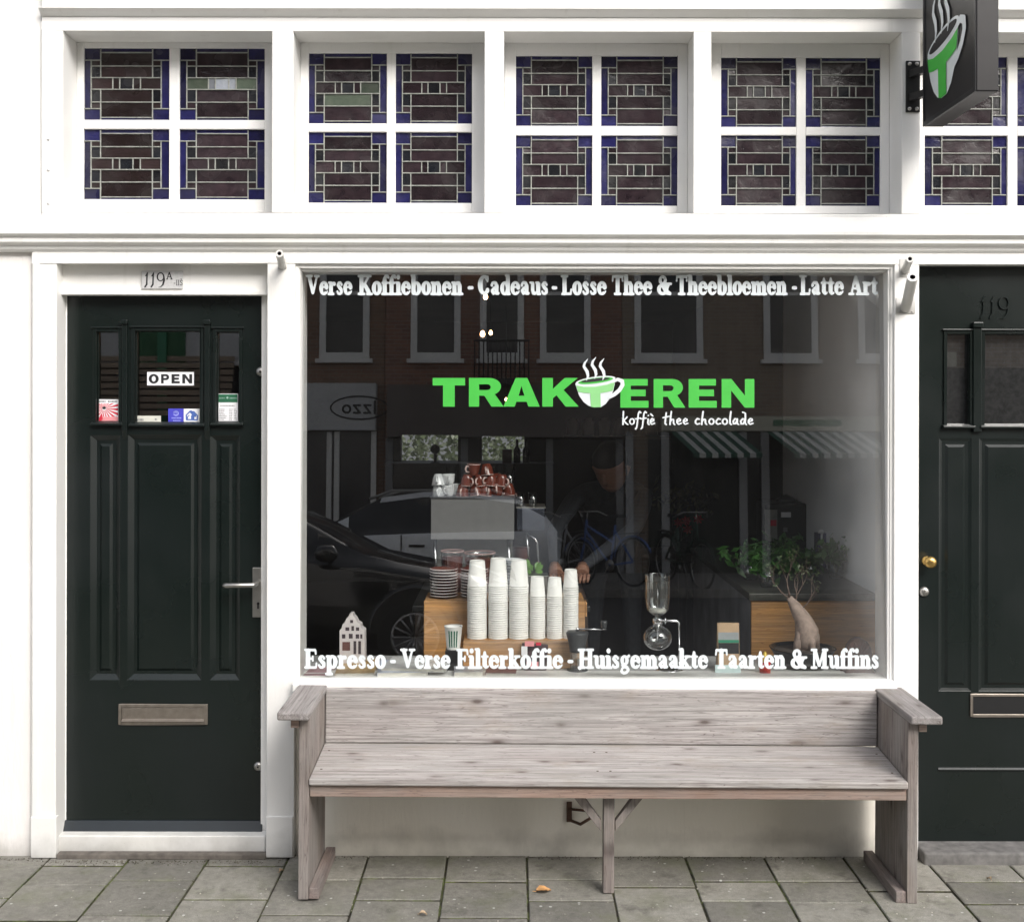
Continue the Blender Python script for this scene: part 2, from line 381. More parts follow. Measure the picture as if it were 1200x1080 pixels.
def hand():
    r = .055; G = {}
    def s(*p): return SG(*p, r=r)
    G['k'] = (.5, [s((.12,1.05),(.1,.5),(.08,0)), s((.1,.3),(.3,.5),(.36,.62)), s((.14,.32),(.28,.12),(.42,.0))])
    G['o'] = (.46, [[(a,b,r) for a,b,_ in arc(.22,.24,.15,.22,80,440,r)]])
    G['f'] = (.4, [s((.38,.95),(.3,1.05),(.22,.9),(.16,.3),(.1,-.25),(.02,-.35)), s((.02,.45),(.36,.52))])
    G['i'] = (.22, [s((.12,.45),(.1,.1),(.18,0)), s((.13,.72),(.14,.73))])
    G['e'] = (.46, [s((.08,.22),(.3,.3),(.3,.42),(.2,.48),(.08,.35),(.07,.15),(.18,.02),(.36,.1))])
    G['E'] = (.46, [s((.08,.22),(.3,.3),(.3,.42),(.2,.48),(.08,.35),(.07,.15),(.18,.02),(.36,.1)), s((.1,.85),(.24,.68))])
    G['t'] = (.4, [s((.2,.95),(.14,.4),(.12,.08),(.2,0)), s((-.02,.55),(.38,.66))])
    G['h'] = (.48, [s((.16,1.05),(.1,.5),(.07,0)), s((.09,.25),(.2,.42),(.3,.4),(.3,.1),(.38,0))])
    G['c'] = (.42, [s((.33,.42),(.2,.48),(.08,.3),(.08,.12),(.18,.02),(.34,.08))])
    G['l'] = (.24, [s((.16,1.05),(.1,.5),(.1,.08),(.18,0))])
    G['a'] = (.5, [s((.34,.42),(.2,.47),(.08,.28),(.1,.06),(.22,.06),(.34,.4)), s((.34,.45),(.32,.1),(.42,0))])
    G['d'] = (.5, [s((.32,.4),(.2,.47),(.07,.28),(.1,.05),(.22,.05),(.33,.35)), s((.2,1.0),(.36,.9),(.36,.4),(.34,.1),(.42,0))])
    return G
HAND = hand()
def numer():
    G = {}
    G['1'] = (.42, [SG((.16,.74,.03),(.26,.86,.05),(.3,.98,.03)), SG((.27,.9,.055),(.25,.5,.05),(.24,.16,.06),(.12,-.02,.05))])
    G['9'] = (.72, [arc(.34,.68,.22,.28,0,360,.05,.035,20), SG((.56,.72,.05),(.58,.45,.07),(.5,.15,.06),(.34,-.02,.03),(.2,-.04,.02))])
    return G
NUM = numer()
NUM['A'] = (.9, [SG((.42,.95,.07),(.12,.06,.06)), SG((.46,.95,.08),(.76,.06,.08)), SG((.24,.35),(.62,.35),r=.05), SG((.02,.04),(.22,.04),r=.05), SG((.62,.04),(.88,.04),r=.05)])
NUM['I'] = (.36, [SG((.18,.06),(.18,.94),r=.07), SG((.06,.04),(.3,.04),r=.04), SG((.06,.96),(.3,.96),r=.04)])
NUM['S'] = (.62, [SG((.5,.8),(.38,.94),(.2,.92),(.12,.75),(.2,.58),(.42,.42),(.5,.25),(.4,.06),(.2,.05),(.08,.2),r=.06), SG((.18,1.2),(.3,1.08),(.42,1.2),r=.045)])
NUM['-'] = (.4, [SG((.06,.4),(.3,.4),r=.06)])

def layout(text, G, gap=0.0):
    x = 0; st = []
    for ch in text:
        if ch == ' ': x += .3; continue
        w, ss = G[ch]
        for s_ in ss: st.append([(a + x, b, r) for a, b, r in s_])
        x += w + gap
    return st, x
def fill(strokes, cells):
    """union of thick strokes as flat polygons"""
    segs = []
    for s_ in strokes:
        if len(s_) == 1: s_ = s_ + s_
        for a, b in zip(s_, s_[1:]): segs.append((*a, *b))
    S = np.array(segs, float)
    x0 = (np.minimum(S[:,0]-S[:,2], S[:,3]-S[:,5])).min() - 1.5/cells; x1 = (np.maximum(S[:,0]+S[:,2], S[:,3]+S[:,5])).max() + 1.5/cells
    y0 = (np.minimum(S[:,1]-S[:,2], S[:,4]-S[:,5])).min() - 1.5/cells; y1 = (np.maximum(S[:,1]+S[:,2], S[:,4]+S[:,5])).max() + 1.5/cells
    nx = int((x1-x0)*cells)+2; ny = int((y1-y0)*cells)+2
    X, Y = np.meshgrid(x0 + np.arange(nx)/cells, y0 + np.arange(ny)/cells)
    Dm = np.full(X.shape, 9.0)
    for ax, ay, ar, bx, by, br in segs:
        R = max(ar, br) + 2.5/cells
        i0 = max(0, int((min(ax,bx)-R-x0)*cells)); i1 = min(nx, int((max(ax,bx)+R-x0)*cells)+2)
        j0 = max(0, int((min(ay,by)-R-y0)*cells)); j1 = min(ny, int((max(ay,by)+R-y0)*cells)+2)
        xs = X[j0:j1, i0:i1]; ys = Y[j0:j1, i0:i1]
        dx, dy = bx-ax, by-ay; L = dx*dx+dy*dy
        t = np.clip(((xs-ax)*dx+(ys-ay)*dy)/L, 0, 1) if L > 1e-12 else np.zeros_like(xs)
        d = np.hypot(xs-ax-t*dx, ys-ay-t*dy) - (ar + t*(br-ar))
        Dm[j0:j1, i0:i1] = np.minimum(Dm[j0:j1, i0:i1], d)
    IN = Dm < 0
    polys = []
    for j in range(ny-1):
        run = None
        for i in range(nx-1):
            c = (IN[j,i], IN[j,i+1], IN[j+1,i+1], IN[j+1,i])
            if all(c):
                if run is None: run = i
                continue
            if run is not None:
                polys.append([(X[j,run], Y[j,run]), (X[j,i], Y[j,i]), (X[j,i], Y[j+1,i]), (X[j,run], Y[j+1,run])]); run = None
            if not any(c): continue
            P = [(j,i),(j,i+1),(j+1,i+1),(j+1,i)]; pl = []
            for k in range(4):
                a, b = P[k], P[(k+1) % 4]
                if IN[a]: pl.append((X[a], Y[a]))
                if IN[a] != IN[b]:
                    u = Dm[a]/(Dm[a]-Dm[b]); pl.append((X[a]+u*(X[b]-X[a]), Y[a]+u*(Y[b]-Y[a])))
            if len(pl) > 2: polys.append(pl)
    return polys
def put(mb, polys, fn, m=0):
    for p in polys: mb.add([fn(*q) for q in p], [tuple(range(len(p)))], m)
def poly2(mb, loops, fn, m=0):
    """polygon with holes"""
    tri = tessellate_polygon([[Vector((a, b, 0)) for a, b in L] for L in loops])
    flat = [q for L in loops for q in L]
    mb.add([fn(*q) for q in flat], [tuple(t) for t in tri], m)
def ell(cx, cy, rx, ry, n=20, a0=0, a1=360):
    return [(cx+rx*math.cos(math.radians(a0+(a1-a0)*i/n)), cy+ry*math.sin(math.radians(a0+(a1-a0)*i/n))) for i in range(n if abs(a1-a0) == 360 else n+1)]
SANS = {
 'T': [[(0,1),(0,.74),(.32,.74),(.32,0),(.68,0),(.68,.74),(1,.74),(1,1)]],
 'E': [[(0,0),(0,1),(.97,1),(.97,.77),(.37,.77),(.37,.63),(.9,.63),(.9,.4),(.37,.4),(.37,.24),(1,.24),(1,0)]],
 'K': [[(0,0),(0,1),(.3,1),(.3,.62),(.63,1),(1,1),(.6,.58),(1.03,0),(.66,0),(.4,.4),(.3,.29),(.3,0)]],
 'N': [[(0,0),(0,1),(.3,1),(.71,.42),(.71,1),(1,1),(1,0),(.71,0),(.29,.6),(.29,0)]],
 'A': [[(0,0),(.34,1),(.66,1),(1,0),(.69,0),(.64,.17),(.36,.17),(.31,0)], [(.42,.38),(.58,.38),(.5,.72)]],
 'R': [[(0,0),(0,1)] + ell(.6,.70,.34,.30,10,90,-62) + [(1.02,0),(.66,0),(.45,.38),(.3,.38),(.3,0)], [(.3,.78),(.3,.58)] + ell(.54,.68,.1,.1,6,-90,90)],
 'P': [[(0,0),(0,1)] + ell(.6,.68,.36,.32,12,90,-90) + [(.3,.36),(.3,0)], [(.3,.78),(.3,.58)] + ell(.54,.68,.12,.1,6,-90,90)],
 'O': [ell(.5,.5,.5,.52,28), ell(.5,.5,.2,.30,20)],
}
def sans(mb, ch, x0, x1, yb, yt, fn, m=0):
    poly2(mb, [[(x0+a*(x1-x0), yb+b*(yt-yb)) for a, b in L] for L in SANS[ch]], fn, m)
# =================================================================== the shop front
shop = empty('shop_building', (0,0,0), 'white wooden cafe front with dark green doors, leaded top lights and one large display window', 'building')
def bx(mb, px0, px1, py0, py1, y0, y1, m=0, ref=None):
    """box whose front (y0) face covers that patch of the elevation"""
    r = y0 if ref is None else ref
    return mb.box(fx(px0, r), fx(px1, r), y0, y1, fz(py0, r), fz(py1, r), m)
XL, XR = -2600, 3600
# plaster wall to the left, with its seam
w = MB()
bx(w, XL, 37, -1400, 662.2, .022, .25); bx(w, XL, 37, 662.2, 1006, .0195, .25)
w.build('plaster_wall', M['plaster'], shop, bevel=.002)
# upper woodwork
w = MB()
bx(w, XL, 48, -1300, 256, .010, .20)
bx(w, 48, XR, -1300, 12.5, -.028, .20)                         # fascia above the lights
bx(w, 48, XR, 20.5, 37, 0, .20)
for a, b in ((48, 73), (318, 343), (567, 590), (812, 833), (1056, 1078)): bx(w, a, b, 37, 250, 0, .20)
for k in range(6):
    a = 1320 + k*247; bx(w, a, a+24, 37, 250, 0, .20)
bx(w, 48, XR, 250, 276, .001, .20)
w.build('transom_rail', M['white'], shop, bevel=.003)
w = MB()   # bead under the fascia
z0, z1 = fz(20.5), fz(12.5)
w.prism([(.01, z0), (-.004, z0), (-.012, z0+.006), (-.024, z1-.010), (-.034, z1-.004), (-.034, z1), (.01, z1)], 'x', fx(48), fx(XR))
w.build('fascia_moulding', M['white'], shop)
for k, (a, b) in enumerate(((57,163),(57,199),(57,238))):
    w = MB(); x, z = at(a, b); w.lathe([(0,-.008),(.005,-.006),(.007,0),(.007,.016)], (x, .002, z), 10, axis='y'); w.build('screw_head', M['white'], shop)
# main cornice
w = MB()
prof = [(.0, 254), (-.010, 258), (-.044, 270), (-.052, 273), (-.052, 277), (-.030, 280.5), (-.034, 282), (-.034, 286), (-.014, 289), (-.010, 293), (-.0, 296), (.05, 296), (.05, 254)]
w.prism([(y, fz(p)) for y, p in prof], 'x', fx(XL), fx(XR))
w.build('cornice', M['white'], shop, bevel=.0015)
# posts, casings, head board
w = MB()
bx(w, 37, XR, 296, 309, .0, .16); bx(w, 37, 66, 309, 1006, .0, .20)
bx(w, 313, 345.5, 309, 1005, .0, .20)
bx(w, 1048, 1077, 309, 1005, .0, .20)
bx(w, 345.5, 1048, 309, 310.5, .003, .14)
w.build('post', M['white'], shop, bevel=.003)
w = MB(); bx(w, 38, 45, 309, 958, -.006, .003); bx(w, 36.5, 66.5, 958, 1006, -.010, .02); bx(w, 312.5, 344, 957, 1005, -.008, .02)
w.build('casing_trim', M['white'], shop, bevel=.003)
# door surround: head board with its recess, jambs, stops
w = MB()
bx(w, 60, 320, 309, 344.2, .060, .16, ref=0.0)
bx(w, 66.5, 312.5, 341.5, 346.0, .045, .10, ref=.04)
w.build('door_head_board', M['white'], shop, bevel=.002)
w = MB()
w.box(fx(60), fx(78.5,.10), .098, .18, 0, fz(344.5)); w.box(fx(307,.10), fx(320), .088, .18, 0, fz(344.5))
w.build('door_jamb', M['white'], shop, bevel=.002)
w = MB(); bx(w, 66.5, 312.5, 979.5, 1001, .030, .20); w.build('door_sill', M['white'], shop, bevel=.004)
w = MB(); bx(w, 66.8, 312.2, 1001.2, 1008, -.016, .02); w.build('threshold', simple('worn_threshold_stone', (.13,.115,.10), .85, var=.4, scale=25, bump=.4), shop, bevel=.004)
w = MB(); w.box(fx(1077.5), fx(1500), -.06, .3, -.02, fz(991)); w.build('threshold', simple('grey_step_stone', (.15,.145,.14), .85, var=.4, scale=25, bump=.4), shop, bevel=.008)
# window bead frame and sill
w = MB()
def frame(mb, x0, x1, z0, z1, t, y0, y1, tt=None, tb=None, m=0):
    tt = t if tt is None else tt; tb = t if tb is None else tb
    mb.box(x0, x0+t, y0, y1, z0, z1, m); mb.box(x1-t, x1, y0, y1, z0, z1, m)
    mb.box(x0+t, x1-t, y0, y1, z1-tt, z1, m); mb.box(x0+t, x1-t, y0, y1, z0, z0+tb, m)
win = empty('display_window', (0,0,0), parent=shop)
WX0, WX1 = fx(345.6), fx(1048); GX0, GX1 = fx(351.8,.02), fx(1040,.02)
WZ0, WZ1 = fz(800), fz(310.4)
frame(w, WX0, WX1, WZ0, WZ1, .012, .012, .16)
w.box(WX0+.0122, GX0, .016, .17, WZ0+.0125, WZ1-.0125); w.box(GX1, WX1-.0122, .016, .17, WZ0+.0125, WZ1-.0125)
w.box(GX0+.0002, GX1-.0002, .032, .17, fz(318.5,.05), WZ1-.0125)
w.box(GX0+.0002, GX1-.0002, .0150, .0212, WZ0+.0125, fz(795.5,.016))
w.build('window_frame', M['white'], win, bevel=.002)
w = MB()
zs = fz(797, -.03)
w.prism([(.10, zs), (-.035, zs-.006), (-.045, zs-.014), (-.045, zs-.040), (-.020, zs-.046), (-.020, zs-.07), (.02, zs-.075), (.10, zs-.075)], 'x', fx(345.8), fx(1047.6))
w.build('window_sill', M['white'], win, bevel=.002)
# apron wall under the window
w = MB(); w.box(fx(345.6), fx(1047.8), .030, .25, -.02, zs-.076)
w.box(fx(345.6), fx(1047.8), -.004, .029, zs-.15, zs-.076)
w.build('apron_wall', M['cream'], shop, bevel=.003)
w = MB()  # rusted iron hook plate under the bench
x0, z0 = at(664, 933, .025); x1, z1 = at(700, 962, .025)
w.box(x0, x0+.02, .018, .0295, z1, z0-.02); w.tube([(x0+.01, .012, z1+.01), (x0+.05, -.02, z1+.005), (x0+.085, -.03, z1+.03), (x0+.09,-.03,z1+.07)], .006, 8)
w.tube([(x0+.01, .016, z1+.05), (x0+.07, .012, z1+.045)], .005, 6)
w.build('iron_hook', simple('rusty_iron', (.12,.07,.05), .8, .3, var=.4), shop)

# ---- leaning pane of the display window and its lettering
GZ0 = fz(795.5, .02); GY0 = .022; TAN = math.tan(math.radians(2.0))
def G(px, py, off=.0015):
    px, py = un(px, py)
    ux, uz = (px-CX)/F, (HY-py)/F
    y0 = GY0 - off
    t = (D + y0 + (EYE-GZ0)*TAN) / (1 - uz*TAN)
    return (ux*t, -D+t, EYE+uz*t)
w = MB()
zt = fz(318, .06)
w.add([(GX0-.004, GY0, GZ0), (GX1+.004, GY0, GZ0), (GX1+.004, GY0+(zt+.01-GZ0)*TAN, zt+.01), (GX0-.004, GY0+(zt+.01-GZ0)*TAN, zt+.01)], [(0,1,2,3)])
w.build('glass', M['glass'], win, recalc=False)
def line(words, yb, cap, font, name, mat, cells=60, off=.0015, gap=0.0):
    mb = MB()
    for text, x0, x1 in words:
        st, wd = layout(text, font, gap)
        if font is COOP: st = [[(p_[0], p_[1], p_[2]+.012) for p_ in s_] for s_ in st]
        polys = fill(st, cells)
        xs = [q[0] for p in polys for q in p]; a, b = min(xs), max(xs)
        put(mb, polys, lambda u, v: G(x0 + (u-a)/(b-a)*(x1-x0), yb - v*cap, off))
    return mb.build(name, mat, win, recalc=False)
L1 = [('Verse',358.5,413),('Koffiebonen',419,543),('-',548,555),('Cadeaus',560,642),('-',646.5,653),('Losse',657,711),('Thee',717,764.5),('&',770,787.5),('Theebloemen',792,923),('-',928,934),('Latte',936.5,989),('Art',994,1029)]
L2 = [('Espresso',356.5,452.5),('-',457,464),('Verse',469,528),('Filterkoffie',534,660),('-',665,672),('Huisgemaakte',677,830),('Taarten',838,921.5),('&',926.5,946),('Muffins',950,1029.5)]
line(L1, 345.6, 23.2, COOP, 'lettering', M['vinyl'], 42)
line(L2, 783.0, 23.0, COOP, 'lettering', M['vinyl'], 42)
line([('koffiE',729,768),('thee',776,807),('chocolade',814,883.5)], 497.3, 14.5, HAND, 'tagline_lettering', M['logow'], 34, gap=-.02)
mb = MB()
g0 = lambda u, v: G(u, v, .0014)
for ch, a, b in (('T',507,545),('R',549.5,589.5),('A',589.8,632.5),('K',635.5,677),('E',727,760),('R',766,802.5),('E',807,840),('N',845.7,884)):
    sans(mb, ch, a, b, 477.6 if a > 700 else 476.4, 444.0 if a > 700 else 442.8, g0)
mb.build('shop_name_lettering', M['green'], win, recalc=False)
def logo(fn):
    """coffee cup mark: (polygons by material) drawn with fn(x, y, layer); x,y in the window's own pixels"""
    mb = MB()
    body = [(674.2,449.5),(676,456),(679,464),(684,471),(690,475.5),(696,477.3),(704,477),(710,473),(715,466),(718.6,458),(720.2,451),(720.8,443.5)]
    rim = [(698+23.4*math.cos(a)*1.0, 446.0 - 3.0*math.cos(a) - 4.8*math.sin(a)) for a in [i*2*PI/28 for i in range(28)]]
    poly2(mb, [body + [(712,443),(690,446)]], lambda a,b: fn(a,b,1), 0)
    poly2(mb, [rim], lambda a,b: fn(a,b,2), 0)
    inner = [(698+20.6*math.cos(a), 446.0 - 2.6*math.cos(a) - 3.3*math.sin(a)) for a in [i*2*PI/28 for i in range(28)]]
    poly2(mb, [inner], lambda a,b: fn(a,b,3), 1)
    black = [(698+17*math.cos(a), 445.2 - 2.0*math.cos(a) - 2.0*math.sin(a)) for a in [i*2*PI/28 for i in range(28)]]
    poly2(mb, [black], lambda a,b: fn(a,b,4), 3)
    poly2(mb, [[(675.2,451.5),(684,453.2),(698,453),(712,450.5),(720.3,447.5),(719.4,453),(718.2,457.6),(711,459.4),(703.6,460.4),(704.0,477),(696,477.3),(692.5,476.4),(691.6,460.6),(684,460.2),(677.4,459)]], lambda a,b: fn(a,b,5), 2)
    put(mb, [[(x, y) for x, y in p] for p in fill([[(718,447.5,1.2),(724,444.4,1.9),(729,446.5,2.3),(729.6,451,2.3),(726,457,2.3),(720,462,2.3),(714.5,465,2.0)]], 3)], lambda a,b: fn(a,b,6), 0)
    for sx, top in ((685.5,420.5),(695,418.5),(704.5,420)):
        s_ = [(sx+3.4,top,.3),(sx-.4,top+5,1.3),(sx-1.2,top+9,1.6),(sx+2.6,top+15,1.9),(sx+3.6,top+20,1.5),(sx+1.8,top+25,.4)]
        put(mb, fill([s_], 3), lambda a,b: fn(a,b,7), 0)
    return mb
logo(lambda a, b, l: G(a, b, .0014 + l*.0004)).build('cup_logo', [M['logow'], M['green'], M['greenpale'], M['ink']], win, recalc=False)

# ---- leaded top lights
def stained(name, cols, seed):
    t = NT(name); c = t.coord()
    n = t.noise(c, 26, 4, .6, .4); n2 = t.noise(c, 7, 2)
    a = t.node('ShaderNodeAttribute'); a.attribute_name = 'tint'
    base = t.mix(t.ramp(n, [(.3, 0), (.7, 1)]), (*cols[0], 1), (*cols[1], 1))
    base = t.mix(1, base, t.ramp(a.outputs['Fac'], [(0, .55), (1, 1.5)]), 'MULTIPLY')
    base = t.mix(t.ramp(n2, [(.45, 0), (.8, .35)]), base, (.055, .05, .048, 1))
    return t.bsdf(base, t.ramp(n2, [(.3,.12),(.7,.35)]), 0, t.bump(t.math('ADD', n, n2), .5, .004))
SB = stained('blue_cathedral_glass', ((.008,.008,.042), (.017,.017,.080)), 1)
SM = stained('maroon_cathedral_glass', ((.014,.009,.012), (.032,.021,.025)), 2)
SO = stained('olive_maroon_glass', ((.020,.014,.013), (.028,.018,.020)), 3)
SD = stained('dark_cathedral_glass', ((.006,.008,.012), (.016,.017,.02)), 4)
SGN = stained('pale_green_glass', ((.07,.095,.07), (.11,.13,.10)), 5)
SW = stained('frosted_glass', ((.22,.24,.28), (.3,.32,.35)), 6)
SMATS = [SB, SM, SD, SGN, SW, SO]
def light_pane(x0, x1, z0, z1, y, mat_over={}, olive=False, parent=None, seed=0):
    rnd = random.Random(seed)
    g = MB(); l = MB()
    X = lambda u: x0 + u*(x1-x0); Z = lambda v: z1 - v*(z1-z0)
    cells = []
    mr = 5 if olive else 1
    a, b, c_, d = .095, .205, .805, .905
    r = [0, .075, .18, .26, .42, .58, .755, .845, .965, 1]
    cells += [('cTL',0,b,0,.18,0), ('cTR',c_,1,0,.18,0), ('cBL',0,b,.845,1,0), ('cBR',c_,1,.845,1,0), ('top',b,c_,0,.075,0), ('bot',b,c_,.965,1,0)]
    cells += [('sL',0,a,.18,.845,0), ('sR',d,1,.18,.845,0)]
    for nm, y0, y1 in (('m1',.075,.26),('m2',.26,.42),('m3',.58,.755),('m4',.755,.965)): cells.append((nm,b,c_,y0,y1,mr))
    for nm, u0, u1 in (('L',a,b),('R',c_,d)):
        cells += [(nm+'1',u0,u1,.18,.26,mr),(nm+'2',u0,u1,.26,.42,2),(nm+'3',u0,u1,.58,.755,2),(nm+'4',u0,u1,.755,.845,mr)]
    cells += [('q1',a,.345,.42,.58,mr),('q2',.345,.425,.42,.58,mr),('q3',.425,.58,.42,.58,2),('q4',.58,.665,.42,.58,mr),('q5',.665,d,.42,.58,mr)]
    for nm, u0, u1, v0, v1, m in cells:
        m = mat_over.get(nm, m)
        ty, tx = rnd.uniform(-.0012,.0012), rnd.uniform(-.0012,.0012)
        vs = [(X(u0), y+ty+tx, Z(v1)), (X(u1), y-ty+tx, Z(v1)), (X(u1), y-ty-tx, Z(v0)), (X(u0), y+ty-tx, Z(v0))]
        g.add(vs, [(0,1,2,3)], m, False, rnd.random())
    hs = [(b,c_,.075),(0,b,.18),(c_,1,.18),(a,d,.26),(a,d,.42),(a,d,.58),(a,d,.755),(0,b,.845),(c_,1,.845),(b,c_,.965)]
    vsn = [(b,0,.42),(b,.58,1),(c_,0,.42),(c_,.58,1),(a,.18,.845),(d,.18,.845)] + [(u,.42,.58) for u in (.345,.425,.58,.665)]
    wd = .0020
    for i, (u0, u1, v) in enumerate(hs):
        l.box(X(u0), X(u1), y-.0050, y+.002, Z(v)-wd, Z(v)+wd)
    for i, (u, v0, v1) in enumerate(vsn):
        l.box(X(u)-wd, X(u)+wd, y-.0058, y+.002, Z(v1), Z(v0))
    g.build('stained_glass_pane', SMATS, parent, recalc=False, col=True)
    l.build('leading', M['lead'], parent, bevel=.001, seg=1)
WIN = [ # front opening px, pane columns, pane rows
 (73,318,(97.5,197.5),(209.5,309.5),(57,141.3),(152,234.3)),
 (343,567,(361,452.5),(463,552.5),(62.5,145),(155,238)),
 (590,812,(604,693.5),(704,793.5),(65.3,147.5),(158.6,240.8)),
 (833,1056,(844.5,932.8),(943.8,1031),(66.8,148.3),(158,240.5)),
 (1078,1320,(1083,1180.5),(1192,1290),(65.5,147),(158,240)),
]
YG = .155
for wi, (ox0, ox1, c1, c2, r1, r2) in enumerate(WIN):
    tw = empty('transom_window', (0,0,0), parent=shop)
    if wi == 0: tw['label'] = 'leaded light with one repaired pale green row of glass'
    f = MB()
    X0, X1 = fx(ox0)+.0005, fx(ox1)-.0005
    Z0, Z1 = fz(250)+.0005, fz(37)-.0005
    ym = YG-.012
    def px(p): return fx(p, ym)
    xs = [X0, px(c1[0]), px(c1[1]), px(c2[0]), px(c2[1]), X1]
    zs_ = [Z1, fz(r1[0], ym), fz(r1[1], ym), fz(r2[0], ym), fz(r2[1], ym), Z0]
    f.box(xs[0], xs[1], ym, .2, Z0, Z1); f.box(xs[4], xs[5], ym, .2, Z0, Z1)
    f.box(xs[2], xs[3], ym+.001, .2, zs_[4], zs_[1])
    f.box(xs[1], xs[4], ym, .2, zs_[1], Z1); f.box(xs[1], xs[4], ym, .2, Z0, zs_[4])
    for a, b in ((xs[1], xs[2]), (xs[3], xs[4])): f.box(a, b, ym, .2, zs_[3], zs_[2])
    # sloping sill of the opening
    f.prism([(.005, Z0+.002), (ym-.0005, Z0+.022), (ym-.0005, Z0)], 'x', X0, X1)
    f.build('sash_frame', M['white'], tw, bevel=.0025)
    n = 0
    for (a, b) in (c1, c2):
        for (p, q) in (r1, r2):
            ov = {}; ol = False
            if wi == 0: ol = (n < 2)
            if (wi, n) == (0, 2): ov = {'q1':3,'q5':3,'q2':4,'q3':4,'q4':4}
            if (wi, n) == (1, 0): ov = {'q5':3,'m3':3}
            light_pane(fx(a,YG)-.002, fx(b,YG)+.002, fz(q,YG)-.002, fz(p,YG)+.002, YG, ov, ol, tw, wi*10+n)
            n += 1
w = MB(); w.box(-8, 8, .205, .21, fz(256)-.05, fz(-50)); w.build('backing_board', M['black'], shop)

# ---- left door
def door_leaf(x0, x1, z0, z1, y, holes, name, mats, parent):
    """boarded leaf of thickness .045 with rectangular openings: columns of boxes"""
    mb = MB(); T = .045
    xs = sorted({x0, x1, *[h[0] for h in holes], *[h[1] for h in holes]}); zs = sorted({z0, z1, *[h[2] for h in holes], *[h[3] for h in holes]})
    vid = {}
    def vtx(x, yy, z):
        k = (round(x,6), round(yy,6), round(z,6))
        if k not in vid: vid[k] = len(mb.v); mb.v.append((x, yy, z))
        return vid[k]
    def face(pts): mb.f.append([vtx(*p) for p in pts]); mb.m.append(0); mb.sm.append(False); mb.col.append(None)
    def hole(i, j):
        if i < 0 or j < 0 or i >= len(xs)-1 or j >= len(zs)-1: return True
        cx, cz = (xs[i]+xs[i+1])/2, (zs[j]+zs[j+1])/2
        return any(h[0] < cx < h[1] and h[2] < cz < h[3] for h in holes)
    for i in range(len(xs)-1):
        for j in range(len(zs)-1):
            if hole(i, j): continue
            a, b, c_, d = xs[i], xs[i+1], zs[j], zs[j+1]
            face([(a,y,c_),(b,y,c_),(b,y,d),(a,y,d)]); face([(b,y+T,c_),(a,y+T,c_),(a,y+T,d),(b,y+T,d)])
            if hole(i-1,j): face([(a,y+T,c_),(a,y,c_),(a,y,d),(a,y+T,d)])
            if hole(i+1,j): face([(b,y,c_),(b,y+T,c_),(b,y+T,d),(b,y,d)])
            if hole(i,j-1): face([(a,y+T,c_),(b,y+T,c_),(b,y,c_),(a,y,c_)])
            if hole(i,j+1): face([(a,y,d),(b,y,d),(b,y+T,d),(a,y+T,d)])
    return mb.build(name, mats, parent, bevel=.002)
def panel(mb, x0, x1, z0, z1, y, w_=.020, d=.016):
    """bolection-like sloped border running down into a recessed field with a raised centre"""
    yb = y + d
    o = [(x0,z0),(x1,z0),(x1,z1),(x0,z1)]; i_ = [(x0+w_,z0+w_),(x1-w_,z0+w_),(x1-w_,z1-w_),(x0+w_,z1-w_)]
    w2 = w_+.012; k_ = [(x0+w2,z0+w2),(x1-w2,z0+w2),(x1-w2,z1-w2),(x0+w2,z1-w2)]
    w3 = w2+.010; l_ = [(x0+w3,z0+w3),(x1-w3,z0+w3),(x1-w3,z1-w3),(x0+w3,z1-w3)]
    v = [(a,y+.001,b) for a,b in o] + [(a,yb,b) for a,b in i_] + [(a,yb,b) for a,b in k_] + [(a,yb-.007,b) for a,b in l_]
    f = []
    for r in range(3):
        for k in range(4): f.append((r*4+k, r*4+(k+1)%4, r*4+4+(k+1)%4, r*4+4+k))
    f.append((12,13,14,15)); mb.add(v, f)
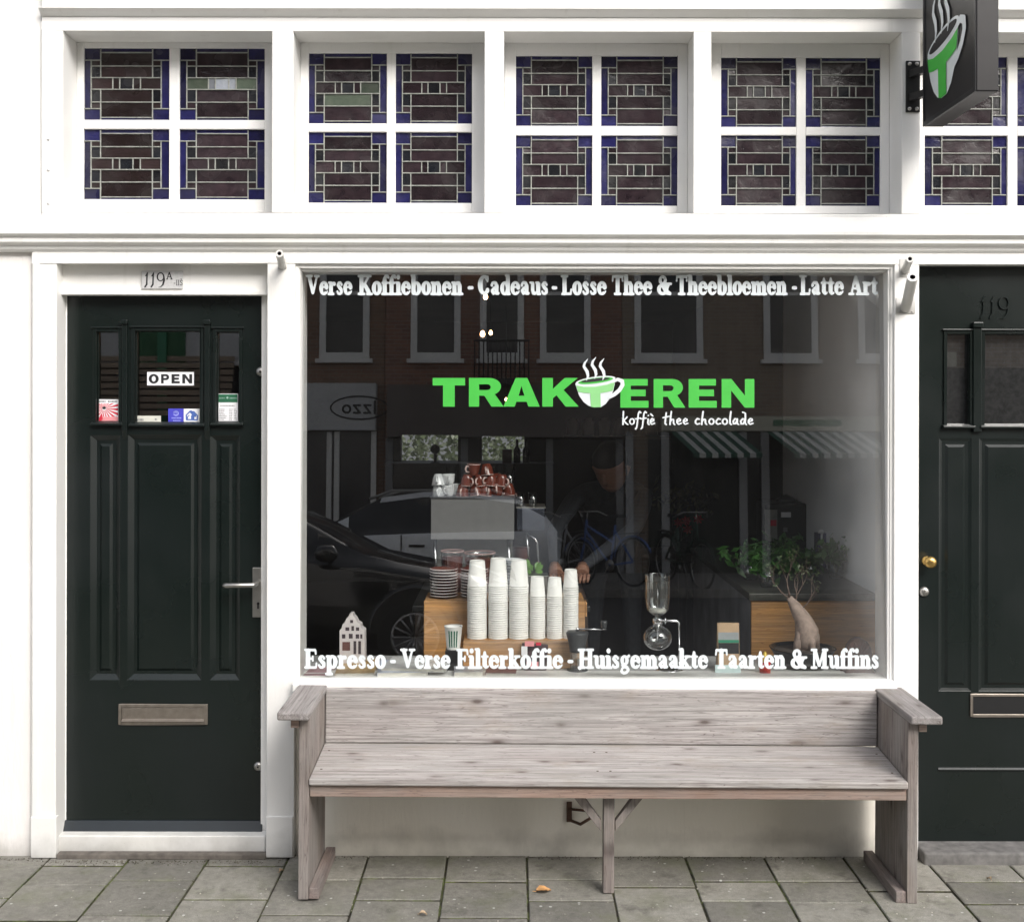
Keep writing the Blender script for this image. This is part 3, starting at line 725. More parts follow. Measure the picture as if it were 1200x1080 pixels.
def make_door(ox, glazed_mid, tag_label, oy=0.0):
    """all px values are those of the door with the OPEN sign; ox shifts them"""
    Y = .100
    P = lambda p: fx(p, Y) + ox
    Zp = lambda p: fz(p + oy, Y)
    dr = empty('door', (0,0,0), parent=shop); dr['label'] = tag_label
    holes = [(P(113),P(139.5),Zp(495.5),Zp(390)), (P(158),P(235),Zp(496.5),Zp(389)), (P(253.5),P(280.5),Zp(495.5),Zp(390))]
    pans = [(P(106),P(140.5),Zp(797),Zp(511)), (P(150),P(236),Zp(797),Zp(510)), (P(246.5),P(281),Zp(797),Zp(511))]
    door_leaf(P(76.5), P(309), Zp(979), Zp(345.5), Y, holes+pans, 'door_leaf', M['door'], dr)
    mb = MB()
    for a, b, c_, d in pans: panel(mb, a, b, c_, d, Y)
    mb.build('door_panel', M['door'], dr, recalc=False)
    mb = MB()
    for a, b, c_, d in holes:
        frame(mb, a-.012, b+.012, c_-.010, d+.014, .012, Y-.007, Y-.0005)
        mb.prism([(Y-.02, c_-.004), (Y+.01, c_+.006), (Y+.01, c_-.012), (Y-.02, c_-.012)], 'x', a-.018, b+.018)
        mb.box(a-.018, b+.018, Y-.012, Y-.0005, d+.0145, d+.020)
        mb.box(a, a+.004, Y+.012, Y+.03, c_, d)
    mb.build('glazing_bead', M['door'], dr, bevel=.0015)
    for px in (147, 243.5):
        mb = MB(); x = P(px)
        mb.box(x-.010, x+.010, Y-.014, Y-.001, Zp(505), Zp(381)); mb.box(x-.013, x+.013, Y-.022, Y-.001, Zp(381)+.0005, Zp(376))
        mb.prism([(Y-.001, Zp(505)), (Y-.014, Zp(505)), (Y-.001, Zp(516))], 'x', x-.010, x+.010)
        mb.build('muntin', M['door'], dr, bevel=.002)
    mb = MB()
    for a, b, c_, d in holes: mb.add([(a-.002,Y+.022,c_-.002),(b+.002,Y+.022,c_-.002),(b+.002,Y+.022,d+.002),(a-.002,Y+.022,d+.002)], [(0,1,2,3)])
    mb.build('door_glass', M['doorglass'], dr, recalc=False)
    mb = MB()
    mb.prism([(Y+.02, Zp(961)), (Y-.006, Zp(961)), (Y-.030, Zp(974.5)), (Y-.030, Zp(978)), (Y+.02, Zp(978))], 'x', P(71.5)+.004, P(309)+.0005)
    mb.build('weather_bar', M['doorbar'], dr, bevel=.002)
    return dr, P, Zp, Y
door1, P1, Z1_, YD = make_door(0, True, 'dark green panelled door with three small panes and a steel letter slot')
def letter_slot(x0, x1, z0, z1, y, dr, mt, openslot=False):
    mb = MB()
    frame(mb, x0, x1, z0, z1, .013 if not openslot else .010, y-.007, y-.0005)
    mb.build('letter_slot', mt, dr, bevel=.0015)
    mb = MB()
    if openslot: mb.box(x0+.0102, x1-.0102, y-.003, y-.0005, z0+.0102, z1-.0102)
    else:
        h = z1-z0
        mb.prism([(y-.002, z1-.0135), (y-.006, z1-.016), (y-.006, z0+.022), (y-.016, z0+.016), (y-.016, z0+.0135), (y-.002, z0+.0135)], 'x', x0+.0135, x1-.0135)
    mb.build('letter_flap', M['black'] if openslot else mt, dr, bevel=.001)
letter_slot(P1(140), P1(244.5), Z1_(849), Z1_(825), YD, door1, M['slotmetal'])
mb = MB(); mb.box(P1(296.8), P1(307.0), YD-.009, YD-.0005, Z1_(723), Z1_(665)); mb.build('lock_plate', M['steel'], door1, bevel=.0015)
mb = MB(); lx, lz = P1(302.5), Z1_(683.5)
mb.tube([(lx, YD-.008, lz), (lx, YD-.045, lz), (lx-.006, YD-.053, lz), (P1(270), YD-.055, lz-.002), (P1(266), YD-.052, lz-.002)], [.009,.009,.0095,.010,.008], 12)
mb.build('door_handle', M['steel'], door1)
mb = MB(); mb.lathe([(0,-.0105),(.0055,-.0105),(.0055,-.009)], (P1(303.5), YD, Z1_(707)), 12, axis='y'); mb.box(P1(303.5)-.0035, P1(303.5)+.0035, YD-.0105, YD-.0092, Z1_(713), Z1_(706)); mb.build('key_cylinder', M['black'], door1)
for px, py in ((305.5,436), (303.5,898)):
    mb = MB(); c_ = (P1(px), YD, Z1_(py)); mb.lathe([(.0,-.010),(.010,-.010),(.016,-.006),(.018,-.0005)], c_, 20, axis='y')
    mb.build('round_escutcheon', M['steel'], door1)
    mb = MB(); mb.lathe([(0,-.0115),(.004,-.0115),(.004,-.0095)], c_, 10, axis='y'); mb.build('keyhole', M['black'], door1)
# ---- right door (same joinery, larger panes to its sides)
dr2 = empty('door', (0,0,0), parent=shop); dr2['label'] = 'dark green door with small side pane, brass knob and open letter slot'
Y2 = .060
Q = lambda p: fx(p, Y2); Qz = lambda p: fz(p, Y2)
holes = [(Q(1109),Q(1136),Qz(497),Qz(391)), (Q(1153),Q(1262),Qz(497),Qz(391))]
pans = [(Q(1101),Q(1138),Qz(808),Qz(513)), (Q(1148),Q(1290),Qz(808),Qz(513))]
door_leaf(Q(1068), Q(1420), Qz(990), Qz(306), Y2, holes+pans, 'door_leaf', M['door'], dr2)
mb = MB()
for a, b, c_, d in pans: panel(mb, a, b, c_, d, Y2, .010, .004)
mb.build('door_panel', M['door'], dr2, recalc=False)
mb = MB()
for a, b, c_, d in holes:
    frame(mb, a-.012, b+.012, c_-.010, d+.014, .012, Y2-.007, Y2-.0005)
    mb.prism([(Y2-.02, c_-.004), (Y2+.01, c_+.006), (Y2+.01, c_-.012), (Y2-.02, c_-.012)], 'x', a-.018, b+.018)
    mb.box(a-.018, b+.018, Y2-.012, Y2-.0005, d+.0145, d+.020)
mb.build('glazing_bead', M['door'], dr2, bevel=.0015)
mb = MB(); mb.prism([(Y2-.0005, Qz(898)), (Y2-.006, Qz(900)), (Y2-.0005, Qz(903))], 'x', Q(1100), Q(1330)); mb.build('door_bead', M['door'], dr2)
mb = MB(); x = Q(1144); mb.box(x-.016, x+.016, Y2-.014, Y2-.001, Qz(505), Qz(383)); mb.box(x-.019, x+.019, Y2-.022, Y2-.001, Qz(383)+.0005, Qz(377)); mb.build('muntin', M['door'], dr2, bevel=.002)
mb = MB()
for a, b, c_, d in holes: mb.add([(a-.002,Y2+.022,c_-.002),(b+.002,Y2+.022,c_-.002),(b+.002,Y2+.022,d+.002),(a-.002,Y2+.022,d+.002)], [(0,1,2,3)])
mb.build('door_glass', M['doorglass'], dr2, recalc=False)
mb = MB()
for a, b, c_, d in holes: mb.add([(a-.01,Y2+.030,c_-.01),(b+.01,Y2+.030,c_-.01),(b+.01,Y2+.030,d+.01),(a-.01,Y2+.030,d+.01)], [(0,1,2,3)])
mb.build('net_curtain', simple('grey_net_curtain', (.035,.035,.038), .9, var=.5, scale=60), dr2, recalc=False)
letter_slot(Q(1137), Q(1262), Qz(838), Qz(811.5), Y2, dr2, M['slotmetal'], True)
mb = MB(); mb.lathe([(.0,-.062),(.012,-.062),(.021,-.056),(.023,-.045),(.018,-.034),(.009,-.028),(.009,-.008),(.016,-.006),(.018,-.0005)], (Q(1086), Y2, Qz(656)), 20, axis='y'); mb.build('door_knob', M['brass'], dr2)
mb = MB(); mb.lathe([(.0,-.014),(.012,-.014),(.018,-.009),(.019,-.0005)], (Q(1083), Y2, Qz(692)), 20, axis='y'); mb.box(Q(1083)-.002, Q(1083)+.002, Y2-.0150, Y2-.0142, Qz(694.5), Qz(689.5)); mb.build('round_lock', M['steel'], dr2)
mb = MB()
st, wd = layout('119', NUM)
base = fill(st, 40)
def numfn(yy): return lambda u, v: (Q(1146)+u*.084, yy, Qz(371)+v*.082)
put(mb, base, numfn(Y2-.006))
mb.build('door_numerals', M['door'], dr2, recalc=False)
for o_ in (C.objects['door_numerals'],):
    sm = o_.modifiers.new('Solidify', 'SOLIDIFY'); sm.thickness = .0055; sm.offset = -1

# ---- house number tile
hn = MB(); x0, z1 = at(166.5, 317.5, .055); x1, z0 = at(214.5, 338.5, .055)
hn.box(x0, x1, .049, .0595, z0, z1)
o = hn.build('house_number_tile', simple('grey_enamel_tile', (.52,.52,.52), .35, var=.12, scale=120), None, loc=((x0+x1)/2, .0595, z0), bevel=.0015)
tag(o, 'pale grey house number tile reading 119 A above the door with the open sign', 'house number')
mb = MB()
def nump(px0, px1, yb, cap, text):
    st, wd = layout(text, NUM); ps = fill(st, 40)
    xs = [q[0] for p in ps for q in p]; a, b = min(xs), max(xs)
    def fn(u, v):
        X, Z = at(px0+(u-a)/(b-a)*(px1-px0), yb-v*cap, .0486); return (X, .0486, Z)
    put(mb, ps, fn)
nump(169, 193.5, 336.0, 17.0, '119'); nump(194.5, 202.5, 327.5, 8.5, 'A'); nump(203.5, 214, 334.5, 6.5, '-IIS')
mb.build('numerals', M['ink'], o, recalc=False)

# ---- open sign and the window cards of the door
YS = YD + .0205
def card(name, px0, px1, py0, py1, mat, label, cat, y=YS, th=.001):
    mb = MB(); x0, z1 = at(px0, py0, y); x1, z0 = at(px1, py1, y)
    mb.box(x0, x1, y-th, y, z0, z1)
    o = mb.build(name, mat, None, loc=((x0+x1)/2, y, z0)); tag(o, label, cat); return o
def fnY(y):
    def f(u, v): X, Z = at(u, v, y); return (X, y, Z)
    return f
cd = card('open_sign', 172.5, 227.3, 435.8, 451.6, M['whitecard'], 'white rectangular sign reading OPEN in black capitals behind the middle door pane', 'sign', YD+.0215-.006)
mb = MB(); f = fnY(YD+.0140)
for ch, a, b in (('O',174.3,186),('P',188.8,198.6),('E',201,210.6),('N',213.6,225.2)): sans(mb, ch, a, b, 449.2, 438.4, f)
mb.build('sign_lettering', M['ink'], cd, recalc=False)
cd = card('coffee_sticker', 113.4, 138.8, 467.8, 495.3, M['whitecard'], 'square red and white sunburst coffee sticker in the narrow door pane', 'sticker')
mb = MB(); f = fnY(YS-.0014); cx, cy = 122, 478.5
for k in range(20):
    a0 = 2*PI*k/20; a1 = a0 + PI/20
    def hit(a):
        dx, dy = math.cos(a), math.sin(a); t = 99
        if dx > 1e-6: t = min(t, (138.4-cx)/dx)
        if dx < -1e-6: t = min(t, (113.8-cx)/dx)
        if dy > 1e-6: t = min(t, (488-cy)/dy)
        if dy < -1e-6: t = min(t, (472.6-cy)/dy)
        return (cx+dx*t, cy+dy*t)
    poly2(mb, [[(cx+2.4*math.cos(a0), cy+2.4*math.sin(a0)), hit(a0), hit(a1), (cx+2.4*math.cos(a1), cy+2.4*math.sin(a1))]], f, 0)
poly2(mb, [[(113.8,488.2),(138.4,488.2),(138.4,494.9),(113.8,494.9)]], f, 1)
poly2(mb, [ell(cx, cy-.6, 2.2, 1.7, 12)], fnY(YS-.0018), 2)
poly2(mb, [[(118.3,485),(120,485),(120.3,491.5),(117,493.5),(115,493)]], fnY(YS-.0018), 0)
for i, ch in enumerate('TEERAN'): pass
mb.build('sunburst_print', [M['red'], M['pink'], M['ink']], cd, recalc=False)
mb = MB()
fnt = {k: v for k, v in COOP.items()}
def tiny(mb, text, px0, px1, yb, cap, fn, G_=NUM):
    st, _ = layout(text, G_); ps = fill(st, 16); xs = [q[0] for p in ps for q in p]; a, b = min(xs), max(xs)
    put(mb, ps, lambda u, v: fn(px0+(u-a)/(b-a)*(px1-px0), yb-v*cap))
def blocks(mb, x0, x1, y, h, fn, rnd):
    """lines of print too small to read"""
    x = x0
    while x < x1-.6:
        wd = min(rnd.uniform(.5, 1.6), x1-x); poly2(mb, [[(x,y),(x+wd,y),(x+wd,y+h),(x,y+h)]], fn); x += wd + .45
rnd = random.Random(3)
blocks(mb, 115, 124.5, 469.4, 1.9, fnY(YS-.0014), rnd); blocks(mb, 126.5, 137.6, 469.4, 1.9, fnY(YS-.0014), rnd)
mb.build('sticker_lettering', M['greyink'], cd, recalc=False)
cd = card('window_card', 158.6, 188.6, 487.0, 496.3, simple('ivory_card', (.62,.62,.55), .6), 'low ivory card with faint print in the corner of the middle door pane', 'card')
mb = MB(); blocks(mb, 161, 168, 490.5, 2.6, fnY(YS-.0014), rnd); blocks(mb, 181.5, 184, 490.2, 2, fnY(YS-.0014), rnd); mb.build('card_lettering', M['greyink'], cd, recalc=False)
cd = card('blue_sticker', 197.2, 215.2, 478.6, 496.4, M['blueprint'], 'square plain blue sticker with pale writing at the foot of the middle door pane', 'sticker')
mb = MB(); f = fnY(YS-.0014)
put(mb, fill([arc(206.2, 484.3, 3, 2.6, 200, 520, .35, n=16), arc(206.2, 484.6, 1.5, 1.8, 200, 520, .3, n=12)], 4), f)
blocks(mb, 201, 213, 489.0, 1.3, f, rnd); blocks(mb, 203, 212, 492.2, 1.1, f, rnd); mb.build('sticker_lettering', simple('pale_blue_print', (.35,.38,.75), .5), cd, recalc=False)
cd = card('house_sticker', 215.4, 234.3, 478.8, 496.3, M['whitecard'], 'white sticker with a drawn blue house beside the plain blue one', 'sticker')
mb = MB(); f = fnY(YS-.0014)
put(mb, fill([SG((218.6,491.6),(218.3,486.2),(222.4,482.2),(227.2,482.4),(231.4,487.0),(231.0,491.8),(218.6,491.6),r=.75), SG((222.4,482.2),(227.2,487.2),(227.0,491.6),r=.65), SG((223.8,482.0),(228.6,487.2),r=1.3), SG((219.8,491.4),(219.8,488.2),(221.6,486.6),r=.5), SG((225.2,491.2),(225.2,487.4),r=1.3)], 4), f)
mb.build('house_print', M['bluehouse'], cd, recalc=False)
cd = card('opening_hours_card', 254.9, 279.0, 461.2, 494.8, M['whitecard'], 'opening hours card with a dark green heading in the narrow door pane nearest the handle', 'card')
mb = MB(); poly2(mb, [[(255.6,461.9),(278.4,461.9),(278.4,471.4),(255.6,471.4)]], fnY(YS-.0014), 0)
mb.build('card_heading', M['greenprint'], cd, recalc=False)
mb = MB(); f = fnY(YS-.0018)
blocks(mb, 256.6, 264.5, 466.0, .9, f, rnd); blocks(mb, 269, 277.5, 466.0, .9, f, rnd); poly2(mb, [ell(266.5, 466, 1.3, 1.3, 10)], f)
mb.build('heading_lettering', simple('pale_green_print', (.35,.5,.42), .5), cd, recalc=False)
mb = MB(); blocks(mb, 258.4, 274.6, 474.8, 1.1, fnY(YS-.0014), rnd)
for k in range(7):
    y = 479.2 + k*1.98
    blocks(mb, 256.6, 264.5 + rnd.uniform(-2,1.5), y, .85, fnY(YS-.0014), rnd); blocks(mb, 268.6, 272.4, y, .85, fnY(YS-.0014), rnd); blocks(mb, 274.2, 277.6, y, .85, fnY(YS-.0014), rnd)
mb.build('card_lettering', M['greyink'], cd, recalc=False)

# ---- flagpole sockets
def socket(px, py, qx, qy, r, L, label, pl, y0=0.0):
    """plate at (px,py) px on the post; tube rising out of it to end near (qx,qy)"""
    x, z = at(px, py, y0)
    s = F/(D-L*.75)
    ex, ez = at(qx, qy, -L*.75)
    e = empty('flagpole_socket', (x, y0, z), label, 'flagpole socket')
    mb = MB(); mb.box(x-pl[0], x+pl[0], y0-.0045, y0-.0002, z-pl[1], z+pl[1]); mb.build('mounting_plate', M['white'], e, bevel=.001)
    mb = MB()
    a = Vector((x, y0-.004, z-.01)); b = Vector((ex, -L*.75, ez)); d = (b-a).normalized()
    mb.tube([a, b], r, 20, 0, caps=False); mb.tube([b, a+(b-a)*.15], r*.52, 20, 1, caps=False)
    # annular lip
    up = d.orthogonal().normalized(); w_ = d.cross(up); N = 20
    ring = lambda R: [b + (up*math.cos(2*PI*k/N)+w_*math.sin(2*PI*k/N))*R for k in range(N)]
    mb.add(ring(r)+ring(r*.52), [(k, (k+1)%N, N+(k+1)%N, N+k) for k in range(N)], 0)
    mb.build('tube', [M['white'], simple('dark_inside', (.03,.02,.035), .9)], e, recalc=False)
    for sx in (-1, 1):
        mb = MB(); mb.lathe([(0,-.0075),(.003,-.007),(.0045,-.0045)], (x+sx*pl[0]*.65, y0, z-pl[1]*.78), 8, axis='y'); mb.build('screw', M['steel'], e)
socket(331, 309, 327.5, 297, .0142, .19, 'small white flagpole socket on the post beside the door with the open sign', (.016, .019))
socket(1060, 314, 1066.5, 303.2, .0138, .17, 'small white flagpole socket, the upper of the two on the post by the dark door', (.019, .034))
socket(1061, 358, 1069.5, 324.5, .0195, .24, 'thick white flagpole socket below the smaller one on the post by the dark door', (.036, .030))

# ---- projecting blade sign
bs = empty('blade_sign', (1.526+.0375, 0, 2.745), 'black box sign with a green and white steaming cup projecting from the front', 'sign')
SX0, SX1, SY0, SY1, SZ0, SZ1 = 1.526, 1.601, -.583, -.08, 2.742, 3.36
mb = MB(); mb.box(SX0, SX1, SY0, SY1, SZ0, SZ1); mb.build('sign_box', simple('charcoal_sign_box', (.022,.021,.022), .38, .3, var=.2, scale=8), bs, bevel=.004)
mb = MB(); frame(mb, SY0, SY1, SZ0, SZ1, .016, 0, 1)
mb.v = [(SX0-.0035 if abs(v[1]) < .5 else SX0-.0002, v[0], v[2]) for v in mb.v]; mb.build('sign_edge_trim', simple('sign_trim', (.03,.03,.032), .3, .4), bs, bevel=.001)
def sfn(a, b, l):
    u = (a-674)/57.0; v = (477.3-b)/59.0
    return (SX0-.001-l*.0006, -.125 - u*.375, 2.80 + v*.40)
logo(sfn).build('cup_logo', [M['logow'], M['ink'], M['green'], M['ink']], bs, recalc=False)
mb = MB()
x0, z1 = at(1061, 72); x1, z0 = at(1077.5, 132)
mb.box(x0, x1, -.008, -.0002, z0, z1); mb.build('mounting_plate', M['black'], bs, bevel=.002)
for zz in (z1-.05, z0+.055):
    mb = MB(); mb.hexa([(x0+.012,-.008,zz-.014),(x0+.036,-.008,zz-.014),(SX0+.03,-.079,zz-.012),(SX0+.001,-.079,zz-.012),(x0+.012,-.008,zz+.014),(x0+.036,-.008,zz+.014),(SX0+.03,-.079,zz+.012),(SX0+.001,-.079,zz+.012)]); mb.build('bracket_arm', M['black'], bs, bevel=.001)
for bxp, bz in ((x0+.013, z1-.012), (x1-.013, z1-.012), (x0+.013, z0+.012), (x1-.013, z0+.012)):
    mb = MB(); mb.lathe([(0,-.015),(.006,-.014),(.0075,-.008)], (bxp, 0, bz), 10, axis='y'); mb.build('bolt', M['steel'], bs)

# =================================================================== the bench
bo = Vector((.325, -.24, 0))
ORG['__'] = bo
bench = empty('bench', bo, 'long weathered grey pine pew with plank arms standing below the display window', 'bench')
WD = [wood('weathered_pine_long', 'x', (.360,.337,.322), (.155,.13,.118), seed=1), wood('weathered_pine_back', 'x', (.368,.345,.332), (.155,.13,.118), seed=5.3, thin='y'),
      wood('weathered_pine_upright', 'z', (.235,.205,.188), (.09,.07,.06), seed=2.2, thin='x'), wood('weathered_pine_arm', 'y', (.26,.242,.235), (.11,.09,.08), seed=4.1, sc=.8),
      wood('weathered_pine_apron', 'x', (.27,.20,.165), (.13,.085,.065), seed=8.2, warm=.07, knots=False), wood('weathered_pine_foot', 'y', (.22,.175,.16), (.09,.07,.06), seed=9.4)]
XI0, XI1 = -.698, 1.362       # inner faces of the ends
YF, YB = -.405, -.045
def bpart(name, mb, mt, bev=.004): return mb.build(name, mt, bench, bevel=bev, seg=2)
for s_, xi in ((-1, XI0), (1, XI1)):
    mb = MB(); mb.box(xi, xi+s_*.036, YF, -.235, .0, .626); bpart('end_panel', mb, WD[2], .003)
    mb = MB(); mb.box(xi+s_*.001, xi+s_*.035, -.2335, YB+.01, .0, .626); bpart('end_panel', mb, WD[2], .003)
    mb = MB(); mb.box(xi-s_*.004, xi+s_*.104, YF-.045, YB+.03, .6265, .655); bpart('armrest', mb, WD[3], .006)
    mb = MB(); mb.box(xi+s_*.0365, xi+s_*.064, YF-.004, YB, .592, .626); bpart('arm_batten', mb, WD[4], .002)
    mb = MB(); mb.box(xi-s_*.001, xi-s_*.036, YF+.005, YB+.03, .0, .040); bpart('foot_rail', mb, WD[5], .003)
# seat board (slopes up a touch to the back), front apron
mb = MB()
zf, zb, th = .420, .447, .024
mb.hexa([(XI0+.001, YF-.012, zf-th), (XI1-.001, YF-.012, zf-th), (XI1-.001, -.072, zb-th), (XI0+.001, -.072, zb-th), (XI0+.001, YF-.012, zf), (XI1-.001, YF-.012, zf), (XI1-.001, -.072, zb), (XI0+.001, -.072, zb)])
bpart('seat', mb, WD[0], .005)
mb = MB(); mb.box(XI0+.002, XI1-.002, YF+.004, YF+.030, .353, zf-th-.0015); bpart('seat_apron', mb, WD[4], .003)
mb = MB(); mb.box(XI0+.002, XI1-.002, -.068, -.044, .445, .648); bpart('backrest', mb, WD[1], .005)
mb = MB(); mb.box(.322, .360, -.335, -.285, 0, .3965)
bpart('middle_leg', mb, WD[2], .003)
for s_ in (-1, 1):
    mb = MB(); xm = .339
    a, b = xm+s_*.0245, xm+s_*.130
    mb.hexa([(a,-.325,.250),(a,-.325,.212),(a,-.297,.212),(a,-.297,.250),(b,-.325,.394),(b+s_*.012,-.325,.356),(b+s_*.012,-.297,.356),(b,-.297,.394)])
    bpart('brace', mb, WD[2], .002)
mb = MB(); mb.box(.20, .48, -.336, -.10, .352, .3935); bpart('seat_bearer', mb, WD[5], .002)
for xx, yy, zz, up in [(x_, y_, None, 1) for x_ in (XI0+.03, .30, .345, XI1-.03) for y_ in (-.33, -.15)]:
    z_ = zf + (zb-zf)*((yy-(YF-.012))/(-.072-(YF-.012)))
    mb = MB(); mb.lathe([(0,z_+.0004),(.0042,z_+.0006),(.005,z_-.001)], (xx,yy,0), 10); mb.build('screw_head', simple('rusty_screw', (.09,.06,.045), .6, .5), bench)
bench.rotation_euler.y = math.radians(.28)

# =================================================================== ground, paving, street
pv = NT('concrete_paving')
c = pv.coord(); a = pv.node('ShaderNodeAttribute'); a.attribute_name = 'tint'
n1 = pv.noise(c, 3.5, 5, .6); n2 = pv.noise(c, 38, 6, .7); n3 = pv.noise(c, 320, 3, .6)
base = pv.ramp(n1, [(.3, (.180,.173,.150)), (.7, (.265,.254,.222))])
base = pv.mix(1, base, pv.ramp(a.outputs['Fac'], [(0, .72), (1, 1.25)]), 'MULTIPLY')
base = pv.mix(1, base, pv.ramp(n2, [(.3, .78), (.7, 1.18)]), 'MULTIPLY')
base = pv.mix(1, base, pv.ramp(n3, [(.3, .7), (.7, 1.25)]), 'MULTIPLY')
base = pv.mix(pv.ramp(pv.noise(pv.coord(loc=(4,7,0)), 5.5, 6, .65), [(.50, 0), (.68, .6)]), base, (.15, .155, .10, 1))
base = pv.mix(pv.ramp(pv.noise(pv.coord(loc=(9,2,0)), 8, 5, .7), [(.56, 0), (.70, .6)]), base, (.06, .052, .045, 1))
dd, _ = pv.voro(pv.coord(loc=(1,3,0)), 17)
dn = pv.math('ADD', dd, pv.math('MULTIPLY', pv.noise(c, 60, 3), .12))
base = pv.mix(pv.ramp(dn, [(.125, .8), (.16, 0)]), base, (.55, .55, .52, 1))
dd2, _ = pv.voro(pv.coord(loc=(5,1,0)), 6.5)
dn2 = pv.math('ADD', dd2, pv.math('MULTIPLY', pv.noise(c, 24, 4), .3))
base = pv.mix(pv.ramp(dn2, [(.20, .35), (.25, 0)]), base, (.07, .065, .06, 1))
pv.bsdf(base, .85, 0, pv.bump(pv.math('ADD', n3, pv.math('MULTIPLY', n2, .7)), .55, .004))
mo = NT('mossy_joint_soil'); c = mo.coord()
mo.bsdf(mo.ramp(mo.noise(c, 12, 6, .7), [(.38, (.035,.03,.024)), (.50, (.065,.062,.036)), (.62, (.12,.14,.05)), (.8, (.09,.08,.06))]), .95, 0, mo.bump(mo.noise(c, 90, 4), .8, .01))
mb = MB(); rr = random.Random(11)
def tile(x0, x1, y0, y1, z, col):
    b_ = .003; zz = [z + rr.uniform(-.0012, .0012) for _ in range(4)]
    sk = [rr.uniform(-.0012,.0012) for _ in range(4)]
    t = [(x0+b_+sk[0], y0+b_+sk[1], zz[0]), (x1-b_+sk[2], y0+b_, zz[1]), (x1-b_, y1-b_+sk[3], zz[2]), (x0+b_, y1-b_, zz[3])]
    o_ = [(x0+sk[0], y0+sk[1], z-.0035), (x1+sk[2], y0, z-.0035), (x1, y1+sk[3], z-.0035), (x0, y1, z-.0035)]
    u_ = [(p[0], p[1], z-.03) for p in o_]
    mb.add(t+o_, [(0,1,2,3)] + [(4+k, 4+(k+1)%4, (k+1)%4, k) for k in range(4)], 0, False, col)
    mb.add(o_+u_, [(4+k, 4+(k+1)%4, (k+1)%4, k) for k in range(4)], 1, False, col)
starts = {0:(.075,.255), 1:(.21,.51), 2:(.075,.375), 3:(.21,.51), 4:(.195,.385), 5:(.225,.525), 6:(.20,.39), 7:(.265,.565), 8:(.21,.385), 9:(.215,.40), 10:(.30,.60), 11:(.22,.41)}
x_first = -1.742
for k in range(-20, 26):
    x0 = x_first + k*.3; x1 = x0+.3
    cuts = list(starts.get(k, (.07,.37) if k % 2 else (.22,.52)))
    cuts = [(-.03)] + cuts
    while cuts[-1] < 4.7: cuts.append(cuts[-1]+.30)
    for a_, b_ in zip(cuts, cuts[1:]):
        g_ = .0055
        tile(x0+g_*.7, x1-g_*.7, -b_+g_*1.1, -a_-g_*1.1, -.004 + rr.uniform(-.0022,.0018), rr.random())
o = mb.build('pavement', [pv.mat, mo.mat], None, loc=(0,0,0), col=True); tag(o, kind='structure')
mb = MB(); mb.add([(-200,-3.0,-.0125),(200,-3.0,-.0125),(200,.06,-.0125),(-200,.06,-.0125)], [(0,1,2,3)]); mb.add([(-200,-4.95,-.0125),(200,-4.95,-.0125),(200,-3.0,-.0125),(-200,-3.0,-.0125)], [(0,1,2,3)])
o = mb.build('pavement_bed', mo.mat, None, loc=(0,0,0)); tag(o, kind='structure')
mb = MB(); mb.box(-60, 60, -5.1, -4.951, -.13, -.002); mb.box(-60, 60, -12.6, -12.45, -.13, -.002)
o = mb.build('kerb', M['stone'], None, loc=(0,0,0), bevel=.01); tag(o, kind='structure')
ro = simple('asphalt', (.05,.05,.05), .85, var=.3, scale=60, bump=.5)
mb = MB(); mb.add([(-300,-300,-.13),(300,-300,-.13),(300,300,-.13),(-300,300,-.13)], [(0,1,2,3)]); o = mb.build('ground', ro, None, loc=(0,0,0)); tag(o, kind='structure')
mb = MB(); mb.add([(-60,-16,-.005),(60,-16,-.005),(60,-12.6,-.005),(-60,-12.6,-.005)], [(0,1,2,3)]); o = mb.build('pavement', M['stone'], None, loc=(0,0,0)); tag(o, kind='structure')
# grit and moss along the wall foot
mb = MB(); rr = random.Random(5)
for k in range(1600):
    x = rr.uniform(-2.4, 2.4); y = -abs(rr.gauss(0, .014)) + (.022 if -.8 < x < 1.45 else -.004); r = rr.uniform(.0006, .0030)
    y -= abs(rr.gauss(0,.006))
    if -1.76 < x < -.93: y -= .016 + abs(rr.gauss(0,.012))
    z = -.004
    mb.lathe([(0, z-r*.2), (r, z), (r*.6, z+r*.7), (0, z+r*.9)], (x, y, 0), 5)
o = mb.build('grit', simple('grit_and_moss', (.07,.06,.04), .95, var=.8, scale=20), None, loc=(0,0,0)); tag(o, kind='stuff')
mb = MB(); rr = random.Random(77)
for k in range(420):
    x = rr.uniform(-2.5, 2.6); y = -rr.uniform(.02, 1.0); r = rr.uniform(.0008, .0028); z = -.0045
    mb.lathe([(0, z), (r*rr.uniform(.8,1.6), z), (r*.7, z+r*.8), (0, z+r)], (x, y, 0), 5)
o = mb.build('crumbs', simple('pale_crumbs', (.45,.42,.36), .9, var=.6, scale=15), None, loc=(0,0,0)); tag(o, kind='stuff')
mb = MB(); rr = random.Random(15)
for k in range(2600):
    if k % 3: x = x_first + .3*rr.randint(-3, 14) + rr.gauss(0,.004); y = -rr.uniform(.0,1.1)
    else: x = rr.uniform(-2.4,2.6); y = rr.choice([-.075,-.21,-.22,-.385,-.51,-.52,-.40,-.56]) + rr.gauss(0,.004)
    if rr.random() > .5+.5*math.sin(x*5+y*9): continue
    L = rr.uniform(.003,.011); a = rr.uniform(0,2*PI); w_ = .0012
    mb.add([(x-w_,y,-.009),(x+w_,y,-.009),(x+math.cos(a)*L*.6,y+math.sin(a)*L*.6,-.006+L*.7)], [(0,1,2)])
o = mb.build('moss', simple('joint_moss', (.07,.10,.025), .9, var=.6, scale=30), None, loc=(0,0,0), recalc=False); tag(o, kind='stuff')
